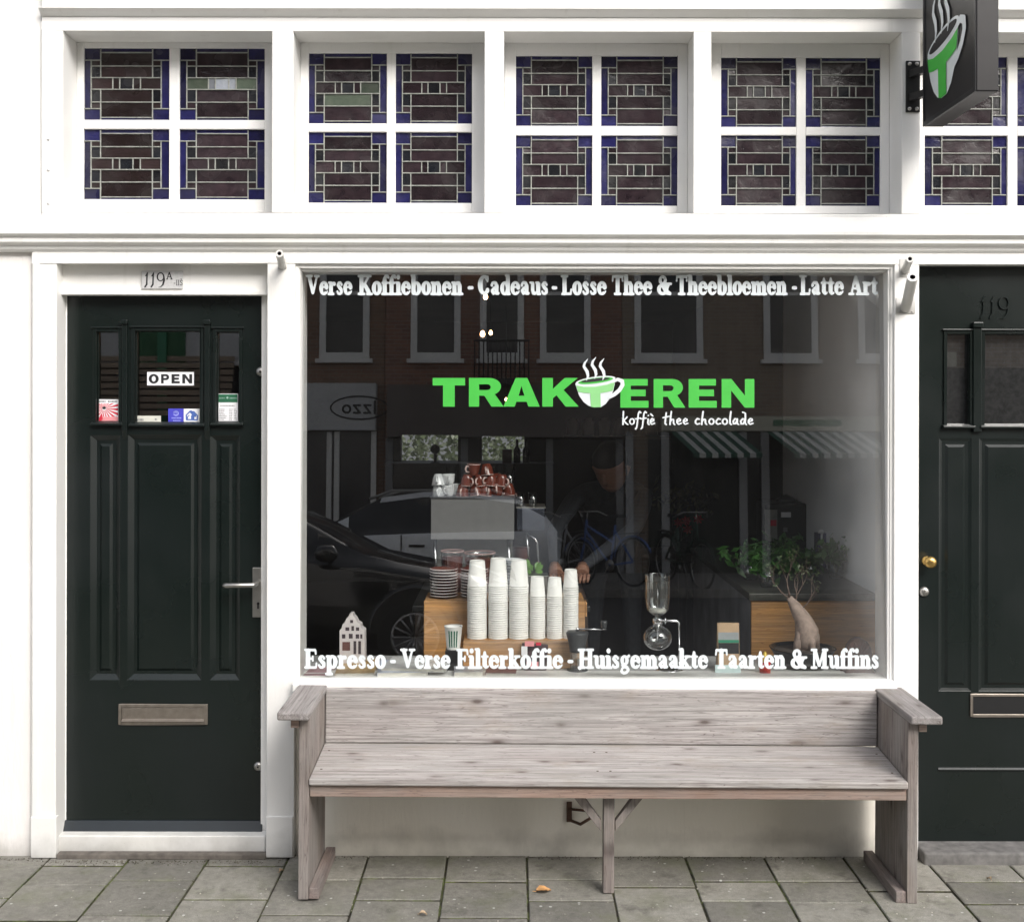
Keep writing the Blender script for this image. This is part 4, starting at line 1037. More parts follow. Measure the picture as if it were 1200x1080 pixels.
# fallen leaves
def leaf(px, py, size, rot, col, label, curl=.006):
    x = (px-CX)/ (F/(F*1.70/(py-HY))); y = -D + F*1.70/(py-HY)
    mb = MB(); n = 9
    v = []
    for i in range(n+1):
        t = i/n; wd = size*.42*math.sin(PI*min(1,t*1.02))**.8*(1+.18*math.sin(t*21))
        for s_ in (-1, -.5, 0, .5, 1):
            v.append(((t-.5)*size, s_*wd, .003+curl*(s_*s_)+curl*.8*math.sin(t*4)))
    f = [(i*5+k, i*5+k+1, i*5+6+k, i*5+5+k) for i in range(n) for k in range(4)]
    mb.add(v, f, 0, True); mb.tube([(-size*.5,0,.004),(-size*.72,.004,.005)], .0012, 5)
    mb.xf(Matrix.Translation((x, y, 0)) @ Matrix.Rotation(rot, 4, 'Z'))
    o = mb.build('fallen_leaf', col, None, loc=(x, y, 0), recalc=False); tag(o, label, 'leaf')
ly = simple('yellow_brown_leaf', (.50,.27,.11), .6, var=.35, scale=60)
lb = simple('tan_leaf', (.38,.28,.18), .6, var=.3, scale=60)
leaf(638, 1044, .055, .3, ly, 'yellow brown fallen leaf on the paving in front of the bench middle leg')
leaf(331, 1022, .024, 1.0, lb, 'small curled tan leaf on the paving beside the bench end nearest the door')
leaf(497, 1072, .026, .1, lb, 'pale flat leaf on the paving furthest in front of the bench')
leaf(1160, 1030, .022, 2.0, lb, 'tiny tan leaf on the paving before the door with the brass knob')
# =================================================================== the room behind the window
SH = .664      # display shelf
def rpart(name, mt, *boxes, **k):
    mb = MB()
    for b in boxes: mb.box(*b)
    return mb.build(name, mt, shop, **k)
RX0, RX1, RY1, RZ = -2.1, 1.545, 7.0, 2.52
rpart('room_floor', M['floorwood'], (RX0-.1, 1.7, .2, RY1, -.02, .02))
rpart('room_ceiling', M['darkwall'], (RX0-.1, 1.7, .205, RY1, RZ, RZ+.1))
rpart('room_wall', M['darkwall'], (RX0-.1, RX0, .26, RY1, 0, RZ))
wr = simple('room_side_wall_paint', (.82,.84,.88), .8, var=.05, scale=2)
rpart('room_wall', wr, (RX1, RX1+.1, .17, 2.3, 0.02, RZ))
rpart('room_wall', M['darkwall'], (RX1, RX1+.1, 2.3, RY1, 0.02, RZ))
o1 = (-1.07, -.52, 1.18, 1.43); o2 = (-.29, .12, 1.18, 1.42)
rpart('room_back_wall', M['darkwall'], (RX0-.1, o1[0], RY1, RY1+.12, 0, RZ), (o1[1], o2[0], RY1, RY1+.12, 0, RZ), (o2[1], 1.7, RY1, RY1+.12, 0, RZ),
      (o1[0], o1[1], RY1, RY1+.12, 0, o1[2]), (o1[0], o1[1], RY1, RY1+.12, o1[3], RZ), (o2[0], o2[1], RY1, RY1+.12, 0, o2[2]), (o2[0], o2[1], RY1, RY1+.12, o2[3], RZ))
rpart('display_shelf', simple('grey_shelf', (.42,.42,.42), .5, var=.1), (GX0-.02, GX1+.02, .030, .17, SH-.03, SH), (GX0-.05, RX1-.001, .1705, .47, SH-.03, SH), bevel=.003)
mb = MB(); rr = random.Random(4)
for k in range(5200):
    x = rr.uniform(-2.6, 1.2); z = rr.uniform(.6, 1.8); y = 10.2 + rr.uniform(-.35,.35)
    a = rr.uniform(0, 2*PI); s_ = rr.uniform(.02,.045); u = Vector((math.cos(a), rr.uniform(-.4,.4), math.sin(a)))*s_; v = Vector((-math.sin(a), rr.uniform(-.4,.4), math.cos(a)))*s_*.6
    p = Vector((x,y,z)); mb.add([p-u, p-v, p+u, p+v], [(0,1,2,3)])
o = mb.build('hedge', simple('hedge_leaves', (.06,.075,.04), .5, var=.7, scale=8), None, loc=(0,10.2,0), recalc=False)
tag(o, 'pale green hedge seen through the two small openings at the back of the room', 'hedge')

def thing1(name, mb, mt, base, label, cat, group=None, **k):
    o = mb.build(name, mt, None, loc=base, **k); tag(o, label, cat, group); return o
# crates that carry the cups
x0 = fx(497,.40); x1 = fx(686,.40)
t = empty('display_block', ((x0+x1)/2, .5, SH), 'tall varnished wooden display block carrying the saucer stacks', 'display block')
mb = MB(); mb.box(x0, x1, .40, .64, SH+.0005, fz(704.5,.40)); mb.build('block_body', M['pine'], t, bevel=.004)
mb = MB(); mb.box(x1+.0005, x1+.008, .40, .46, fz(722,.4), fz(704.5,.40)-.002); mb.build('side_lip', M['pine'], t, bevel=.002)
xs0, xs1 = fx(543,.22), fx(677,.22); ST = fz(752,.22)
mb = MB(); mb.box(xs0, xs1, .22, .385, SH+.0005, ST)
thing1('display_step', mb, M['pine'], ((xs0+xs1)/2, .3, SH), 'low varnished wooden step under the six stacks of paper cups', 'display block', bevel=.003)
# paper cups, upside down
def cup_mb(r0, r1, h):
    mb = MB()
    mb.lathe([(r0+.0002, 0), (r0+.0016, .0012), (r0+.0012, .0042), (r0-.0006, .0052), (r1, h-.001), (r1-.0016, h), (r1-.0026, h-.003), (0, h-.003)], (0,0,0), 24)
    return mb
ys = .305
for k, (px, n, r0, r1, h, pitch, where, tall) in enumerate((
    (559.5, 24, .0392, .0305, .104, .00905, 'leftmost tall', 1), (584.2, 24, .0392, .0305, .113, .00905, 'middle tall', 1), (608.3, 24, .0392, .0305, .106, .00905, 'rightmost tall', 1),
    (630.2, 20, .0318, .0255, .080, .0088, 'leftmost short', 0), (650.3, 20, .0318, .0255, .077, .0088, 'middle short', 0), (669.2, 23, .0305, .0245, .072, .0093, 'rightmost short', 0))):
    proto = None
    x = fx(px, ys)
    for i in range(n):
        loc = (x + random.uniform(-.0004,.0004), ys + random.uniform(-.0004,.0004), ST + .0005 + i*pitch)
        if proto is None:
            proto = cup_mb(r0, r1, h).build('paper_cup', M['papercup'], None, loc=(0,0,0)); c_ = proto; c_.location = loc
        else: c_ = dup(proto, loc)
        c_['category'] = 'paper cup'; c_['group'] = 'paper cups nested in the %s stack' % where
        c_['label'] = ('topmost white paper cup of the %s stack' % where) if i == n-1 else ('white paper cup showing only its rim, nested in the %s stack' % where)
# saucers
def saucer(r):
    mb = MB()
    mb.lathe([(0,.000),(r*.5,.000),(r*.55,.002),(r*.96,.0095)], (0,0,0), 28, m=0)
    mb.lathe([(r*.96,.0095),(r*1.0,.0105),(r*1.0,.0122),(r*.965,.0128)], (0,0,0), 28, m=1)
    mb.lathe([(r*.965,.0128),(r*.6,.0045),(0,.004)], (0,0,0), 28, m=0)
    return mb
pr = simple('pale_rim_glaze', (.72,.66,.65), .2, var=.03)
zt = fz(704.5,.40)
for px, n, Y, r, nm in ((520.3, 10, .50, .0590, 'nearest the end of the block'), (556, 10, .50, .0580, 'half hidden behind the first paper cups'), (600, 13, .52, .045, 'standing behind the rightmost tall paper cups')):
    proto = None; x = fx(px, Y)
    white = r < .05
    for i in range(n):
        loc = (x+random.uniform(-.0015,.0015), Y, zt+.0005+i*.0122)
        if proto is None:
            proto = saucer(r).build('saucer', [M['whitechina'], M['greyink']] if white else [M['brown'], pr], None, loc=(0,0,0)); c_ = proto; c_.location = loc
        else: c_ = dup(proto, loc)
        c_['category'] = 'saucer'; c_['group'] = 'saucers in the stack ' + nm
        c_['label'] = ('topmost ' if i == n-1 else '') + ('white' if white else 'brown pale-rimmed') + ' saucer of the stack ' + nm
# espresso machine
YM = .80
mx0, mz1 = at(505, 583, YM); mx1, mz0 = at(602.5, 632, YM); cz = fz(703, .8)
mb = MB(); mb.box(-.42, .33, .66, 1.35, .02, cz-.028)
t = empty('bar_counter', (.1, 1.0, 0), 'dark wooden bar counter behind the display block carrying the espresso machine', 'counter')
mb.build('counter_body', simple('dark_counter_wood', (.045,.03,.022), .6), t, bevel=.004)
mb = MB(); mb.box(-.43, .34, .65, 1.36, cz-.0275, cz-.001); mb.build('counter_top', simple('black_counter_top', (.02,.02,.02), .3), t, bevel=.004)
mc = empty('espresso_machine', ((mx0+mx1)/2, 1.0, cz), 'grey espresso machine with brown and white cups on its top', 'espresso machine')
mb = MB(); mb.box(mx0, mx1, YM, 1.25, mz0, mz1-.004); mb.build('back_panel', M['greymetal'], mc, bevel=.002)
mb = MB(); mb.box(mx0-.004, mx1+.004, YM-.006, 1.26, mz1-.0035, mz1+.004); mb.build('cup_tray', M['darkgrey'], mc, bevel=.001)
mb = MB(); mb.box(mx0+.02, mx1-.006, YM+.10, 1.22, cz+.03, mz0-.001); mb.build('machine_body', simple('dark_steel', (.17,.17,.16), .35, .3), mc, bevel=.004)
for xx in (mx0+.028, mx1-.012):
    mb = MB(); mb.tube([(xx, YM+.03, cz+.0), (xx-.014, YM+.03, mz0)], .0055, 8); mb.build('leg', M['chrome'], mc)
mb = MB(); bx0, bz1 = at(606, 594.5, YM); bx1, bz0 = at(638, 621.5, YM)
mb.box(bx0, bx1, YM, YM+.2, bz0, bz1-.004); mb.build('side_box', simple('polished_dark_steel', (.10,.11,.14), .18, .9, var=.5, scale=14), mc, bevel=.004)
mb = MB(); mb.box(bx0-.004, bx1+.006, YM-.004, YM+.21, bz1-.0035, bz1+.001); mb.build('box_lid', M['steel'], mc, bevel=.001)
W3 = lambda px, py, Y: (at(px, py, Y)[0], Y, at(px, py, Y)[1])
mb = MB(); mb.tube([W3(619,624,YM), W3(621,627,YM-.01), W3(627,631,YM-.03), W3(629.5,636,YM-.03), W3(631,657,YM-.02), W3(631.3,661,YM-.02)], [.0045,.0045,.0045,.0045,.0045,.006], 10); mb.build('steam_wand', M['chrome'], mc)
mb = MB(); mb.tube([W3(617,624,YM+.03), W3(619,648,YM+.03), W3(620,658,YM+.03)], .004, 8); mb.build('water_pipe', M['chrome'], mc)
# bean hoppers
for px, py, rp, lab in ((530,647,13.5,'small clear jar filled with dark chocolate behind the end saucer stack'), (562,649,18.2,'wide clear jar filled with dark chocolate under the espresso machine panel')):
    Y = .70; x, z = at(px, py, Y); r = rp/(F/(D+Y)); t = empty('glass_jar', (x, Y, cz), lab, 'jar')
    mb = MB(); mb.lathe([(r*.72, cz+.002),(r*.8, cz+.02),(r*.96, z-.02),(r, z),(r*1.03, z+.003),(r*.98,z+.004)], (x,Y,0), 28); mb.build('jar_glass', M['clear'], t)
    mb = MB(); mb.lathe([(0, z-.02),(r*.92, z-.018),(r*.92,z-.024),(r*.72,cz+.005),(0,cz+.005)], (x,Y,0), 28); mb.build('chocolate', M['choc'], t)
    mb = MB(); mb.lathe([(r*.99,z+.003),(r*1.05,z+.005),(r*1.03,z+.009),(r*.97,z+.007)], (x,Y,0), 28); mb.build('rim', simple('jar_rim', (.45,.3,.28), .2), t)
# cups on the machine
hp = simple('pale_handle_glaze', (.70,.52,.48), .2, var=.03)
def coffee_cup(m0, m1, r=.031, h=.052):
    mb = MB()
    mb.lathe([(r*.55,0),(r*.6,.002),(r*.82,h*.35),(r*.98,h-.003)], (0,0,0), 20, m=0)
    mb.lathe([(r*.98,h-.003),(r*1.0,h),(r*.93,h)], (0,0,0), 20, m=1)
    mb.lathe([(r*.93,h),(r*.76,h*.4),(r*.4,.006),(0,.005)], (0,0,0), 20, m=0)
    mb.lathe([(0,.001),(r*.55,0)], (0,0,0), 20, m=0)
    mb.tube([(r*.86, 0, h*.78),(r*1.3,0,h*.82),(r*1.48,0,h*.6),(r*1.3,0,h*.36),(r*.8,0,h*.3)], [.004,.0042,.0042,.004,.0035], 8, m=1)
    return mb
bc = coffee_cup(0,1).build('coffee_cup', [M['brown'], hp], None, loc=(0,0,0)); wc = coffee_cup(0,0).build('coffee_cup', [M['whitechina']], None, loc=(0,0,0))
top = mz1+.004; rr = random.Random(9)
brown = [(543,0,0),(557,0,0),(570,0,0),(583,0,0),(595.5,0,1),(548,1,0),(562,1,0),(576,1,0),(589,1,0),(555,2,0),(570,2,0),(544,0,1),(559,0,1),(574,0,1),(551,1,1),(566,1,1),(581,1,1)]
white = [(513,0,0),(526.5,0,0),(514,1,0),(526,1,0),(536,0,1)]
def place_cup(proto, first, px, lay, row, lab, grp, flip, rz):
    Y = YM+.045 + row*.065
    x = fx(px, Y); z = top + .0005 + lay*.046
    c_ = proto if first else dup(proto)
    c_.location = (x, Y, z + (.052 if flip else 0)); c_.rotation_euler = (PI + rr.uniform(-.12,.12) if flip else rr.uniform(-.15,.15), rr.uniform(-.15,.15), rz)
    c_['label'] = lab; c_['category'] = 'cup'; c_['group'] = grp
names = ['at the bottom of the pile', 'in the middle of the pile', 'on top of the pile']
for i, (px, lay, row) in enumerate(brown):
    place_cup(bc, i == 0, px, lay, row, 'brown coffee cup with pale handle %s on the espresso machine' % names[lay], 'brown cups on the espresso machine', rr.random() < .6, rr.uniform(-2.6,-.4))
for i, (px, lay, row) in enumerate(white):
    place_cup(wc, i == 0, px, lay, row, ('white coffee cup stacked on another' if lay else 'white coffee cup standing') + ' beside the brown pile', 'white cups on the espresso machine', i % 2 == 0, rr.uniform(-2.2,-.2))
# glasses
def glass_mb(r, h): 
    mb = MB(); mb.lathe([(0,.004),(r*.75,.003),(r*.78,0),(r*.82,.004),(r,h),(r*.94,h),(r*.76,.006),(0,.006)], (0,0,0), 20); return mb
gp = glass_mb(.021,.062).build('drinking_glass', M['clear'], None, loc=(0,0,0))
for i, px in enumerate((610, 624.5)):
    c_ = gp if i == 0 else dup(gp); c_.location = (fx(px, YM+.06), YM+.06, bz1+.002); tag(c_, 'small clear glass on the steel side box, %s the brown cups' % ('next to' if i == 0 else 'further from'), 'glass', 'glasses on the steel side box')
gp2 = glass_mb(.028,.13).build('tall_glass', M['clear'], None, loc=(0,0,0))
for i, px in enumerate((529, 545, 574, 586, 597)):
    c_ = gp2 if i == 0 else dup(gp2); c_.location = (fx(px, 1.12), 1.12, top+.001); tag(c_, 'tall clear glass standing behind the pile of brown cups', 'glass', 'tall glasses behind the brown cups')
# jug of white sponge-like milk by the machine and brown tin
mb = MB(); x, z = at(594, 640, .74); mb.lathe([(0,cz),(.020,cz),(.022,cz+.06),(.013,cz+.10),(.022,cz+.135),(.028,cz+.165),(.020,cz+.19),(0,cz+.196)], (x,.74,0), 20)
thing1('milk_bottle', mb, simple('pale_blue_ceramic', (.45,.52,.56), .3), (x,.74,cz), 'pale blue white bottle below the espresso machine panel', 'bottle')
mb = MB(); x, z = at(611, 643, .95); mb.lathe([(0,cz),(.034,cz),(.036,z),(.0385,z+.003),(.0385,z+.008),(0,z+.008)], (x,.95,0), 22)
thing1('coffee_tin', mb, simple('red_brown_tin', (.12,.03,.02), .35), (x,.95,cz), 'round red brown tin under the steel side box', 'tin')
# steel container and lime plant
x, z = at(628, 672.5, .52)
mb = MB(); mb.box(x-.05, x+.047, .47, .56, zt+.0005, z-.004); mb.box(x-.054, x+.051, .465, .565, z-.0035, z)
thing1('steel_tray', mb, M['steel'], (x,.52,zt), 'small grey steel box behind the short cup stacks', 'box', bevel=.001)
mb = MB(); rr = random.Random(2)
for k in range(16):
    a = rr.uniform(0,2*PI); p = Vector((x-.012,.52,z)); q = p+Vector((math.cos(a)*rr.uniform(.01,.035), math.sin(a)*.02, rr.uniform(.008,.05)))
    d = (q-p); sd_ = d.cross(Vector((0,1,0))).normalized()*.009
    mb.add([p+d*.4, q-sd_, q+d*.3, q+sd_], [(0,1,2,3)])
thing1('lime_plant', mb, M['lime'], (x-.012,.52,z), 'small lime green plant on the steel box behind the paper cups', 'plant', recalc=False)
# miniature canal house
Y = .26; x = fx(413.3, Y); z0 = SH+.018
def hp_(pts): return [((px-413.3)/(F/(D+Y)) + x, z0 + (779.0-py)/(F/(D+Y))) for px, py in pts]
t = empty('miniature_house', (x, Y, z0), 'small white model of a gabled canal house standing on the gold book', 'model house')
mb = MB(); mb.prism(hp_([(399.5,779),(399.5,741),(402,738),(403,733.5),(405.5,732),(407.5,727),(410.5,724),(411,721.5),(414.5,721.5),(415.5,724.5),(418,727),(420.5,732),(424,734),(424.5,738),(428.5,741),(429,779)][::1]), 'y', Y-.03, Y+.03)
mb.build('house_body', simple('white_glazed_plaster', (.62,.58,.58), .5, var=.1), t, bevel=.0015)
wn = simple('model_window_paint', (.06,.045,.055), .4)
for a, b, c_, d in ((412,728.5,415.5,732),(406.5,737,411,741),(413.5,735.5,416.5,741),(418.8,737,422.5,741),(402.5,745,406.5,750),(410.5,744.5,415,750),(418.5,745,422.5,750),(423.8,745,426.2,750)):
    q = hp_([(a,b),(c_,d)]); mb = MB(); mb.box(q[0][0], q[1][0], Y-.0312, Y-.0302, q[1][1], q[0][1]); mb.build('window', wn, t)
q = hp_([(403,754),(412,764)]); mb = MB(); mb.box(q[0][0], q[1][0], Y-.0318, Y-.0302, q[1][1], q[0][1]); mb.build('shop_window', simple('model_shutter_paint', (.13,.06,.055), .5), t)
for a in (416, 421.5):
    q = hp_([(a,753),(a+3.2,768)]); mb = MB(); mb.box(q[0][0], q[1][0], Y-.0318, Y-.0302, q[1][1], q[0][1]); mb.build('door', wn, t)
# books and magazines
def book(px0, px1, Y0, Y1, z, h, rot, mat, label, cat='book'):
    x0 = fx(px0, Y0); x1 = fx(px1, Y0); cx_, cy_ = (x0+x1)/2, (Y0+Y1)/2
    t = empty('book' if cat == 'book' else 'magazine', (cx_, cy_, z), label, cat)
    n0 = (x1-x0)/2; d0 = (Y1-Y0)/2
    mb = MB(); mb.box(cx_-n0, cx_+n0, cy_-d0, cy_+d0, z+h-.0012, z+h); mb.box(cx_-n0, cx_+n0, cy_-d0, cy_+d0, z, z+.0012); mb.box(cx_-n0, cx_-n0+.0012, cy_-d0, cy_+d0, z+.0012, z+h-.0012); mb.build('cover', mat, t)
    mb = MB(); mb.box(cx_-n0+.0014, cx_+n0-.003, cy_-d0+.003, cy_+d0-.003, z+.0014, z+h-.0014); mb.build('pages', simple('paper_pages', (.62,.6,.54), .8), t)
    t.rotation_euler.z = rot
book(391, 437, .06, .33, SH+.001, .017, .05, simple('gold_cover', (.42,.27,.10), .4, var=.3), 'gold brown book lying under the model canal house')
book(357, 385, .055, .22, SH+.001, .009, -.06, simple('mauve_cover', (.35,.2,.22), .5, var=.4, scale=12), 'thin mauve magazine at the end of the shelf by the window corner', 'magazine')
book(440, 500, .050, .28, SH+.001, .022, .08, simple('pale_blue_cover', (.50,.54,.66), .35, var=.3, scale=12), 'pale blue magazine beside the gold book', 'magazine')
book(450, 526, .056, .26, SH+.0235, .012, -.12, simple('white_cover', (.62,.62,.62), .35, var=.3, scale=15), 'white magazine lying on the pale blue one', 'magazine')
book(532, 566, .050, .15, SH+.001, .024, .05, simple('grey_cover', (.55,.57,.62), .35, var=.4, scale=18), 'grey magazine in front of the straw cup', 'magazine')
book(570, 606, .060, .17, SH+.001, .018, -.05, simple('plum_cover', (.16,.05,.07), .35, var=.3), 'dark plum magazine in front of the low wooden step', 'magazine')
book(752, 800, .12, .17, SH+.001, .004, .03, simple('russet_cover', (.16,.07,.06), .4, var=.4), 'small russet card lying in front of the glass siphon', 'card')
# straw cup
Y = .20; x, zc = at(531.3, 733.5, Y); s_ = F/(D+Y)
t = empty('straw_cup', (x, Y, SH), 'white paper cup with green stripes in a black stand before the tall wooden block', 'cup')
mb = MB(); mb.lathe([(.026, fz(760,Y)),(.035, zc),(.037,zc+.002),(.033,zc)], (x,Y,0), 24); mb.build('cup_wall', M['papercup'], t)
for k in range(4):
    mb = MB(); a = -PI/2 + (k-1.5)*.32
    mb.v = []; 
    for zz, R in ((fz(757,Y), .0275), (fz(737.5,Y), .0345)):
        for da in (-.09, .09): mb.v.append((x+R*math.cos(a+da), Y+R*math.sin(a+da), zz))
    mb.f = [(0,1,3,2)]; mb.m = [0]; mb.sm = [False]; mb.col = [None]; mb.build('green_stripe', simple('green_stripe_print', (.01,.12,.07), .5), t, recalc=False)
mb = MB(); mb.box(x-.031, x+.031, Y-.031, Y+.031, SH+.001, fz(760,Y)); mb.build('stand', M['black'], t, bevel=.003)
# hand grinder
Y = .17; x = fx(677, Y); Zg = lambda py: fz(py, Y); s_ = F/(D+Y)
t = empty('hand_grinder', (x, Y, SH), 'dark grey hand coffee grinder with its crank, in front of the short cup stacks', 'coffee grinder')
mb = MB(); mb.lathe([(0,Zg(739)),(12/s_,Zg(739.5)),(13.2/s_,Zg(741)),(13/s_,Zg(743)),(11/s_,Zg(750)),(9.3/s_,Zg(759)),(9.3/s_,Zg(763)),(0,Zg(763))], (x,Y,0), 28); mb.build('hopper', M['darkgrey'], t)
mb = MB(); mb.lathe([(9.3/s_,Zg(763.2)),(8.6/s_,Zg(768)),(9.2/s_,Zg(780)),(11/s_,Zg(783))], (x,Y,0), 28); mb.build('glass_body', M['clear'], t)
mb = MB(); mb.lathe([(0,SH+.001),(11.8/s_,SH+.001),(12.3/s_,SH+.006),(12.3/s_,Zg(783.5)),(10.5/s_,Zg(782)),(0,Zg(782))], (x,Y,0), 28); mb.build('base', M['darkgrey'], t)
mb = MB(); mb.tube([(x,Y,Zg(739)),(x,Y,Zg(735))], .006, 10); mb.tube([(x,Y,Zg(736.5)),(fx(711.5,Y),Y+.01,Zg(737.6))], .0028, 8); mb.build('crank', M['chrome'], t)
mb = MB(); kx = fx(708.5,Y); mb.lathe([(0,Zg(737)),(.009,Zg(736)),(.013,Zg(730)),(.013,Zg(727.5)),(0,Zg(727))], (kx,Y+.01,0), 16); mb.build('crank_knob', M['darkgrey'], t)
# printed coffee pouch and little things at the step
x, z1 = at(627, 750, .205); 
t = empty('coffee_pouch', (x,.205,SH), 'black and pink printed coffee pouch leaning on the low wooden step', 'pouch')
mb = MB(); mb.hexa([(x-.042,.175,SH+.001),(x+.045,.175,SH+.001),(x+.045,.213,SH+.001),(x-.042,.213,SH+.001),(x-.052,.202,z1-.01),(x+.052,.202,z1-.016),(x+.052,.212,z1-.016),(x-.052,.212,z1-.01)]); mb.build('pouch_body', simple('pouch_print', (.05,.03,.035), .35, var=.6, scale=30), t, bevel=.004)
for a, b, c_, d, m_ in ((615,751,626,757,'pink'),(628,752.5,634,756,'red'),(617,775,631,781,'pink'),(611,757,618,768,'whitecard')):
    q0 = at(a,b,.172); q1 = at(c_,d,.172); mb = MB(); mb.box(q0[0], q1[0], .1715, .173, q1[1], q0[1]); mb.build('printed_label', M[m_], t)
# siphon
Y = .19; x = fx(771, Y); Zs = lambda py: fz(py, Y); s_ = F/(D+Y)
t = empty('glass_siphon', (x, Y, SH), 'clear glass siphon coffee maker on a metal stand in the display window', 'siphon')
mb = MB(); mb.lathe([(15/s_,Zs(673)),(14.6/s_,Zs(674)),(14.4/s_,Zs(700)),(13.2/s_,Zs(713)),(9/s_,Zs(718)),(3/s_,Zs(721)),(2.6/s_,Zs(728))], (x,Y,0), 32); mb.build('upper_chamber', M['clear'], t)
mb = MB(); mb.lathe([(0,Zs(713)),(10.5/s_,Zs(713.5)),(9.5/s_,Zs(716.5)),(0,Zs(718))], (x,Y,0), 28); mb.build('cloth_filter', simple('cream_cloth', (.55,.53,.47), .8), t)
mb = MB(); mb.tube([(x,Y,Zs(690)),(x,Y,Zs(713))], .0012, 6); mb.tube([(x,Y,Zs(718)),(x,Y,Zs(752))], .003, 8); mb.build('filter_tube', M['chrome'], t)
mb = MB(); c0 = Zs(746.5); R = 17/s_; mb.lathe([(4.6/s_,Zs(724)),(4.8/s_,Zs(729.5))]+[(R*math.sin(a), c0+R*.86*math.cos(a)) for a in [.34+ (PI-.34)*i/14 for i in range(15)]], (x,Y,0), 32); mb.build('lower_bulb', M['clear'], t)
mb = MB(); mb.lathe([(5.4/s_,Zs(724)),(5.8/s_,Zs(725)),(5.8/s_,Zs(729)),(5.2/s_,Zs(730))], (x,Y,0), 24)
q = lambda a, b: (fx(a,Y), Y, Zs(b))
mb.tube([q(776,727),q(784,726.6),q(793,727),q(796,729),q(796.4,736),q(796.6,745)], [.004,.005,.005,.0045,.0035,.004], 10); mb.tube([q(780,723.8), q(780,730.5)], .003, 8)
mb.tube([q(796.5,742),q(796.5,786)], .0028, 8); mb.build('stand', M['chrome'], t)
mb = MB(); mb.lathe([(0,SH+.001),(.052,SH+.001),(.054,SH+.004),(.05,SH+.009),(0,SH+.010)], (fx(785,Y),Y,0), 30); mb.build('stand_base', M['chrome'], t)
# kraft coffee bag
Y = .19; x = fx(853.5, Y); Zb = lambda py: fz(py, Y)
t = empty('coffee_bag', (x, Y, SH), 'kraft topped coffee bag with a dark band beside the glass siphon', 'bag')
hw = 12.6/s_
mb = MB(); mb.hexa([(x-hw,Y-.025,SH+.001),(x+hw,Y-.025,SH+.001),(x+hw,Y+.03,SH+.001),(x-hw,Y+.03,SH+.001),(x-hw,Y-.008,Zb(729)),(x+hw,Y-.008,Zb(729)),(x+hw,Y+.008,Zb(729)),(x-hw,Y+.008,Zb(729))]); mb.build('bag_body', simple('kraft_paper', (.46,.32,.20), .75, var=.12), t, bevel=.002)
def onbag(a, b, mt, nm, off):
    zz0, zz1 = Zb(b), Zb(a); tt = lambda z: Y-.025 + .017*(z-SH)/(Zb(729)-SH) - off
    mb = MB(); w_ = hw-.002; mb.add([(x-w_,tt(zz0),zz0),(x+w_,tt(zz0),zz0),(x+w_,tt(zz1),zz1),(x-w_,tt(zz1),zz1)], [(0,1,2,3)]); mb.build(nm, mt, t, recalc=False)
onbag(739.5, 748, simple('grey_label', (.3,.32,.33), .4), 'label_band', .001); onbag(748.2, 751.5, simple('teal_label', (.03,.22,.13), .5), 'label_band', .001); onbag(751.7, 764, M['ink'], 'label_band', .001)
q0 = at(838,779,.13); q1 = at(868,791,.13); mb = MB(); mb.box(q0[0], q1[0], .130, .134, SH+.001, q0[1]); thing1('price_card', mb, simple('pale_teal_card', (.55,.68,.68), .6), ((q0[0]+q1[0])/2,.13,SH), 'pale blue card standing before the kraft coffee bag', 'card')
# red candle tin
Y = .13; x = fx(897,Y); mb = MB(); mb.lathe([(0,SH+.001),(.021,SH+.001),(.022,fz(776,Y)),(.020,fz(775,Y)),(0,fz(775,Y))], (x,Y,0), 20)
o = thing1('candle_holder', mb, simple('red_tin', (.5,.02,.015), .4), (x,Y,SH), 'small red candle tin with a yellow top beside the black bonsai pot', 'candle')
mb = MB(); mb.lathe([(0,fz(762,Y)),(.006,fz(764,Y)),(.013,fz(769,Y)),(.015,fz(774.5,Y)),(0,fz(774.6,Y))], (x,Y,0), 14); mb.build('candle', simple('yellow_wax', (.6,.42,.05), .4), o)
# bonsai
Y = .27; s_ = F/(D+Y); q = lambda a, b, dy=0: (fx(a,Y), Y+dy, fz(b,Y)); x = fx(941,Y)
t = empty('bonsai', (x,Y,SH), 'bonsai tree with a thick pinkish trunk in a shallow black pot', 'bonsai')
mb = MB(); zr = fz(757.5,Y)
mb.lathe([(0,SH+.001),(.095,SH+.001),(.10,SH+.006),(.118,zr-.02),(.128,zr-.006),(.132,zr),(.124,zr),(.116,zr-.012),(0,zr-.013)], (x,Y,0), 36); mb.build('pot', M['blackgloss'], t)
mb = MB(); mb.lathe([(0,zr-.004),(.06,zr-.008),(.117,zr-.012)], (x,Y,0), 24); mb.build('soil', simple('potting_soil', (.045,.035,.028), .95, var=.5), t)
mb = MB()
mb.tube([q(941,761), q(945,748), q(946,738), q(941,724), q(934,713), q(929,705), q(925,699)], [.030,.045,.047,.034,.026,.019,.011], 16)
for pts in ([q(932,762,-.02),q(935,750,-.015),q(938,738,-.01),q(939,728)], [q(950,763,-.03),q(949,750,-.03),q(945,735,-.02)], [q(958,760,.01),q(956,745,0),q(950,732)]): mb.tube(pts, [.014,.018,.018,.01][:len(pts)], 10)
mb.build('trunk', M['bark'], t); mb = MB()
rr = random.Random(21)
tips = []
